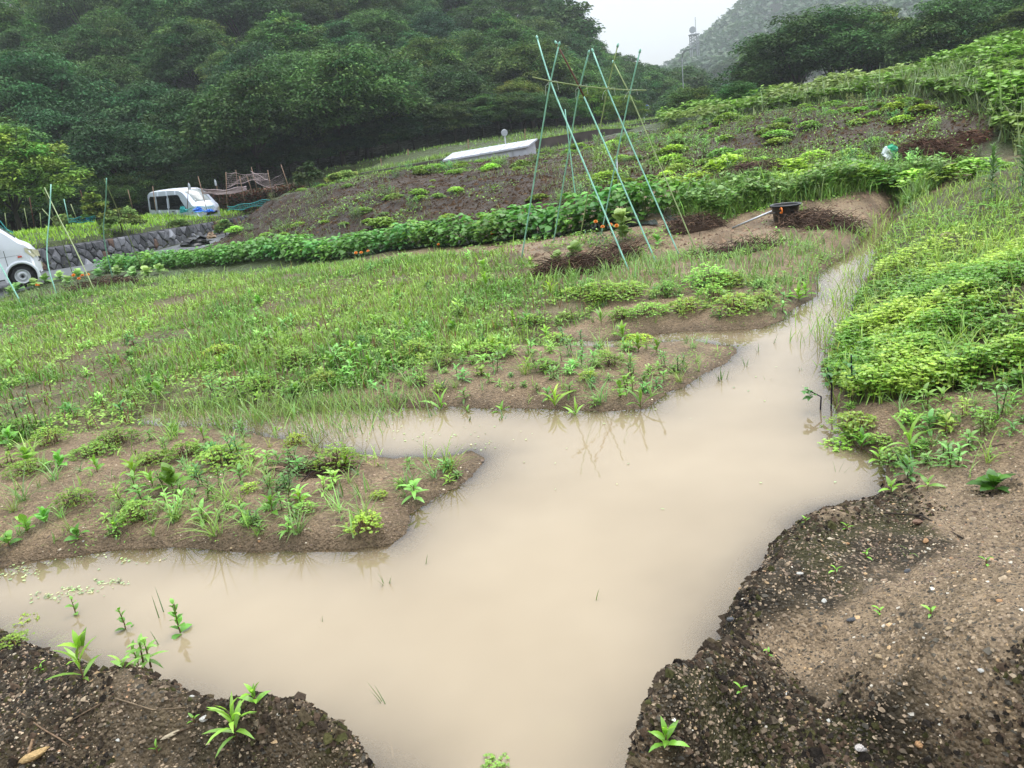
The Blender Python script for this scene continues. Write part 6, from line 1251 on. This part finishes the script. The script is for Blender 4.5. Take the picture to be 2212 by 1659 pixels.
def tree(x, y, s, col, label, group=None, k=None, far=False, hs=1.0, lift=1.0, name='forest_tree', free=False):
    c, t = (CF if far else CR)[k if k is not None else rng.integers(3 if far else 5)]
    z = float(H(x, y)); U, V = proj(x, y, z+8.0*s*hs*(1.45 if far else 1)); lim = float(np.interp(U, *SKYL))
    if 1160 < U < 1640 and not free:
        for _ in range(14):
            if V >= lim-4: break
            s *= .9; U, V = proj(x, y, z+8.0*s*hs*(1.45 if far else 1))
        if V < lim-6 or s < .3: return None
    e = empty(name, (x, y, z), rng.uniform(0, 6.28), label, 'tree', group)
    e.scale = (s, s, s*hs)
    th = 3.6 if far else 2.8
    o = link('trunk', t, e); cr = link('crown', c, e, (0, 0, th*.45*lift)); cr.color = (*col, 1)
    return e
def tint():
    k = rng.random(); v = math.exp(rng.normal(0, .2))
    c = (1.0, 1.0, 1.0) if k < .5 else (1.10, 1.08, .9) if k < .75 else (.75, .95, 1.15) if k < .9 else (1.3, 1.35, 1.0)
    return tuple(v*q for q in c)
# forest edge on the left, rows climbing the hill
def forest():
    cnt = 0; pts = []
    ex = np.array([at(u, v, d)[:2] for u, v, d in ((-350,470,44),(0,455,45),(300,430,46),(600,385,48),(850,345,54),(1040,318,62),(1180,300,70),(1300,288,82),(1420,275,96),(1520,262,104))])
    seg = np.r_[0, np.cumsum(np.hypot(*np.diff(ex, axis=0).T))]
    for row in range(19):
        back = row*5.2; step = 5.2+.18*row
        for s in np.arange(0, seg[-1], step):
            q = s+rng.uniform(-1.5, 1.5); x = np.interp(q, seg, ex[:, 0]); y = np.interp(q, seg, ex[:, 1]); tt = q/seg[-1]
            dx, dy = -.72+.4*tt, .69; x += dx*(back+rng.uniform(-1.5, 1.5)); y += dy*(back+rng.uniform(-1.5, 1.5))
            if row > 16 and rng.random() < .15: continue
            z = float(H(x, y)); U, V = proj(x, y, z+7); U2, V2 = proj(x, y, z)
            if U < -160 or U > 1440 or V > 560: continue
            if V2 < -190: continue
            if any((x-a)**2+(y-b)**2 < 9 for a, b in pts[-40:]): continue
            pts.append((x, y)); sc = rng.uniform(.8, 1.2)*(1.0 if row else .95)
            if y > 105: sc *= 1.1
            cc = tint(); br = 'dark bluish green' if cc[2] > cc[0] else 'yellowish green' if cc[0] > 1.2*cc[2] else 'deep green'
            where = ('at the foot of the wooded hill on the left' if row == 0 else 'low on the wooded hill on the left' if row < 4 else 'halfway up the wooded hill on the left' if row < 8 else 'high on the wooded hill on the left')
            where = where.replace(' on the left', ', %s' % ('far left' if U < 350 else 'left of the vans and nets' if U < 250 else 'above the nets' if U < 700 else 'above the shed' if U < 1080 else 'behind the pole frame'))
            sc *= 1+.12*(row > 5)
            tree(x, y, sc*(rng.uniform(.82, 1.0) if row else 1), cc, '%s broadleaf tree %s' % (br, where), 'trees of the left hill', hs=rng.uniform(.85, 1.3), lift=.15 if row < 2 else .8); cnt += 1
    return cnt
n1_ = forest()
def band(n, u0, u1, v0, v1, dlo, dhi, smin, smax, label, group, bright=1.0, far=True):
    c = 0; pts = []
    for _ in range(n*12):
        if c >= n: break
        u, v = rng.uniform(u0, u1), rng.uniform(v0, v1); p = ground(u, v, 60, 480)
        if not (dlo < p[1] < dhi): continue
        if any((p[0]-a)**2+(p[1]-b)**2 < (4.2*smax)**2*.55 for a, b in pts): continue
        pts.append((p[0], p[1])); t = tint(); t = tuple(bright*q for q in t)
        kind = 'dark' if t[0] < .85*bright else 'pale green' if t[0] > 1.25*bright else 'mid green'
        tree(p[0], p[1], rng.uniform(smin, smax), t, label % (kind, 'upper' if v < 40 else 'lower', 'left' if u < 1700 else 'middle' if u < 1980 else 'right'), group, far=far, lift=.25); c += 1
    return c
n2_ = band(60, 1440, 2300, 0, 262, 120, 400, 1.0, 1.5, 'hazy %s tree on the %s %s part of the misty right hill', 'trees of the misty right hill')
n4_ = band(14, 1180, 1500, 150, 262, 100, 330, .8, 1.1, 'hazy %s tree in the %s %s part of the gap between the hills', 'trees in the gap of the valley')
def far_wood():
    n = 70000; a = rnd(n, .10, .80); r = 330+(rng.random(n)**.8)*330; x, y = r*np.sin(a), r*np.cos(a); z0 = H(x, y)
    gx_, gy_ = np.floor(x/15+.5*(np.floor(y/13) % 2)), np.floor(y/13); jx, jy = _h(gx_, gy_, 5)-.5, _h(gx_, gy_, 6)-.5
    cx, cy_ = (gx_+.5-.5*(gy_ % 2)+.5*jx)*15, (gy_+.5+.4*jy)*13; dd = np.hypot(x-cx, y-cy_)/9
    dome = np.sqrt(np.clip(1-dd*dd, 0, 1)); z = z0+3+dome*(8+5*_h(gx_, gy_, 7))+rng.normal(0, .8, n)
    U, V = proj(x, y, z); k = (U > 1425) & (U < 2330) & (V < 260) & (V > -60) & (V > np.interp(U, *SKYL)-2); k &= (dome > .1)
    x, y, z, gx_, gy_ = x[k], y[k], z[k], gx_[k], gy_[k]; n = len(x)
    tn = _h(gx_, gy_, 9); c = np.array([[.042,.10,.03]])*(.85+.4*tn[:, None])*np.exp(rng.normal(0, .08, (n, 1))); c[tn > .8] *= np.array([1.25, 1.1, .8])
    b = MB(); b.blades(np.c_[x, y, z], rnd(n, 0, 6.28), rnd(n, -.6, .9), rnd(n, 1.8, 3.2), rnd(n, 1.5, 2.6), .7, DI, c, roll=rng.normal(0, .4, n))
    for i in range(1): tag(link('far_wood', b.mesh('far_wood', M['veg'])), kind='stuff')
far_wood()
print('TREES', n1_, n2_, n4_)
# dark trees just behind the vine covered crest (middle distance, right)
for (u, v, d, s, k, lab) in [(1475,205,76,.85,0,'low dark tree at the left end of the trees behind the green crest'),(1530,215,66,.8,3,'dark rounded tree behind the left part of the green crest'),(1600,170,66,.9,1,'dark tree with vines hanging over it, behind the green crest'),(1655,140,58,.85,2,'dark pointed tree rising left of the biggest clump behind the crest'),
    (1725,60,56,1.15,3,'large dark tree in the middle of the clump behind the crest'),(1800,52,55,1.1,0,'large dark domed tree behind the crest, with reddish top'),(1880,60,58,1.1,4,'large dark tree right of the domed one behind the crest'),(1945,85,60,.9,1,'dark lower tree in the dip behind the crest'),
    (2010,60,50,.95,2,'dark tree with pale top leaves behind the crest'),(2075,20,50,1.15,0,'tall black-green tree near the right end of the crest'),(2140,0,52,1.2,3,'tallest black-green tree near the right end of the crest'),(2200,50,46,1.0,4,'olive brown tree at the right end of the crest'),(2275,20,48,1.1,1,'dark tree partly cut off by the right edge, behind the crest')]:
    top = at(u, v, d); zg = float(H(top[0], top[1])); hh = max(top[2]-zg, 2.0)*1.38; full = 7.0
    e = tree(top[0], top[1], hh/7.4, (.85, .92, .8) if k != 4 else (1.2, .95, .6), lab, 'dark trees behind the crest', k=k, lift=.6, free=True)
    e.scale = (hh/7.4*1.05, hh/7.4*1.05, hh/7.4)
    if e.scale[0] < .8: e.scale[0] = e.scale[1] = .8
# single trees that stand out
def one(u, v_base, d, hh, k, col, lab, name='small_tree', w=1.0):
    p = at(u, v_base, d); e = tree(p[0], p[1], hh/7.4, col, lab, None, k=k, lift=.1, name=name, free=True); e.scale = (hh/7.4*w, hh/7.4*w, hh/7.4); return e
one(40, 478, 36, 5.6, 4, (2.4, 1.9, 1.1), 'light green leafy tree standing alone in front of the dark forest', w=1.1)
one(-70, 480, 37, 4.6, 2, (1.9, 1.6, 1.0), 'mid green tree at the left edge beside the light green tree', w=1.1)
one(1130, 300, 60, 4.4, 2, (1.6, 1.2, .9), 'olive round tree behind the white roofed shed')
one(1292, 278, 62, 3.6, 4, (2.2, 1.8, .8), 'small yellowish tree behind the concrete retaining wall')
one(1355, 276, 66, 3.6, 0, (1.7, 1.4, .7), 'small yellowish bush tree right of the crossed poles, behind the wall')
one(1230, 292, 58, 2.8, 1, (1.3, 1.5, .8), 'small fresh green tree between the shed and the retaining wall')
one(845, 110, 100, 9, 4, (1.5, 1.75, 1.3), 'bright fresh green tree standing out on the middle of the hill', 'forest_tree')
one(765, 130, 98, 9, 0, (1.4, 1.65, 1.2), 'fresh green tall tree left of the brightest tree on the hill', 'forest_tree')
one(1500, 262, 44, 2.8, 3, (1.2, 1.0, .7), 'low brownish green bush at the left foot of the green crest', 'bush')
one(1590, 228, 40, 2.6, 1, (1.1, 1.3, .7), 'vine covered bush leaning over the crest', 'bush')
# undergrowth at the forest foot
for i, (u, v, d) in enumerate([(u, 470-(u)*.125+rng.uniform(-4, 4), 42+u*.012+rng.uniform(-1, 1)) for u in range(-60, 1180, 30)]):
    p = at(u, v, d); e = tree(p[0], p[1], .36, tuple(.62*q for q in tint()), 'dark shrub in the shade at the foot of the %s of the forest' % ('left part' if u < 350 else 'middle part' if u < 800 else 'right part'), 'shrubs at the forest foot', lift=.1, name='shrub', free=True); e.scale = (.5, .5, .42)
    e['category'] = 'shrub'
# slim conifer-like shrub on the terrace and sparse sapling on the mound end
def shrub(u, v, d, w, h, col, lab, K=26, nl=110, leaf=.12, seed=3, cat='shrub', name='shrub'):
    p = at(u, v, d); c = crown_mesh(name+'_foliage', w/2, h, K, nl, leaf, .7, seed, hue=col); e = empty(name, (p[0], p[1], float(H(p[0], p[1]))), 0, lab, cat)
    b = MB(); b.tube([(0,0,-.1),(0,0,h*.8)], [.03, .01], 5); link('stem', b.mesh('stem', M['bark']), e); f = link('foliage', c, e); f.color = (1, 1, 1, 1); return e
shrub(218, 490, 30.5, .95, 1.75, (.17, .26, .045), 'tall yellow green conifer shrub on the terrace above the stone wall', seed=5)
shrub(262, 492, 30.5, 1.5, .95, (.15, .22, .05), 'bushy dark green shrub right beside the yellow green conifer')
shrub(378, 462, 34.5, .75, .6, (.2, .3, .07), 'small round green bush in the grass before the parked van', seed=8)
shrub(476, 456, 34.5, .7, .65, (.2, .3, .07), 'small round bush right of the parked van', seed=9)
shrub(140, 487, 31, .6, .55, (.22, .32, .09), 'small feathery plant among the garden stakes', seed=10)
shrub(668, 398, 31, 1.1, 1.25, (.06, .095, .03), 'sparse upright sapling at the end of the brown mound', K=34, nl=45, seed=12, cat='sapling', name='sapling')
shrub(740, 388, 29, 1.1, .35, (.24, .35, .08), 'low bright green bush on top of the mound', seed=14)
# reddish clipped hedge at the back of the gardens
def hedge():
    b = MB(); a, c = at(455, 424, 43), at(655, 392, 41); n = 9000; t = rnd(n, 0, 1); P = a[None]+(c-a)[None]*t[:, None]
    zg = H(P[:, 0], P[:, 1]); hh = .95; P[:, 1] += rnd(n, -.45, .45); P[:, 2] = np.maximum(zg, P[:, 2]-1.0)+rnd(n, 0, 1)*hh+.15*fbm(P[:, 0], P[:, 1], .8, 2, 81)
    pal = palette(n, [(.10,.05,.03),(.17,.06,.03),(.07,.075,.03),(.24,.07,.03)], [5,3,4,1]); b.blades(P, rnd(n, 0, 6.28), rnd(n, -.5, 1), .13, .08, .5, DI, pal)
    tag(link('hedge', b.mesh('hedge', M['veg'])), 'reddish brown clipped hedge behind the garden nets', 'hedge')
    bpy.data.objects['hedge']['kind'] = 'thing'
hedge()
# ------------------------------------------------------------------ haze
def build_haze():
    b = MB(); b.box((-990, -990, -40), (990, 990, 260))
    m, t, o = newmat('haze_air'); p = N(t, 'VolumePrincipled'); p.inputs['Color'].default_value = (.92, .96, 1, 1)
    p.inputs['Density'].default_value = HAZE; p.inputs['Anisotropy'].default_value = 0.2
    t.links.new(p.outputs[0], o.inputs['Volume'])
    h = link('haze', b.mesh('haze', m)); tag(h, kind='stuff')
    try: m.cycles.homogeneous_volume = True
    except Exception: pass
HAZE = .0006
build_haze()
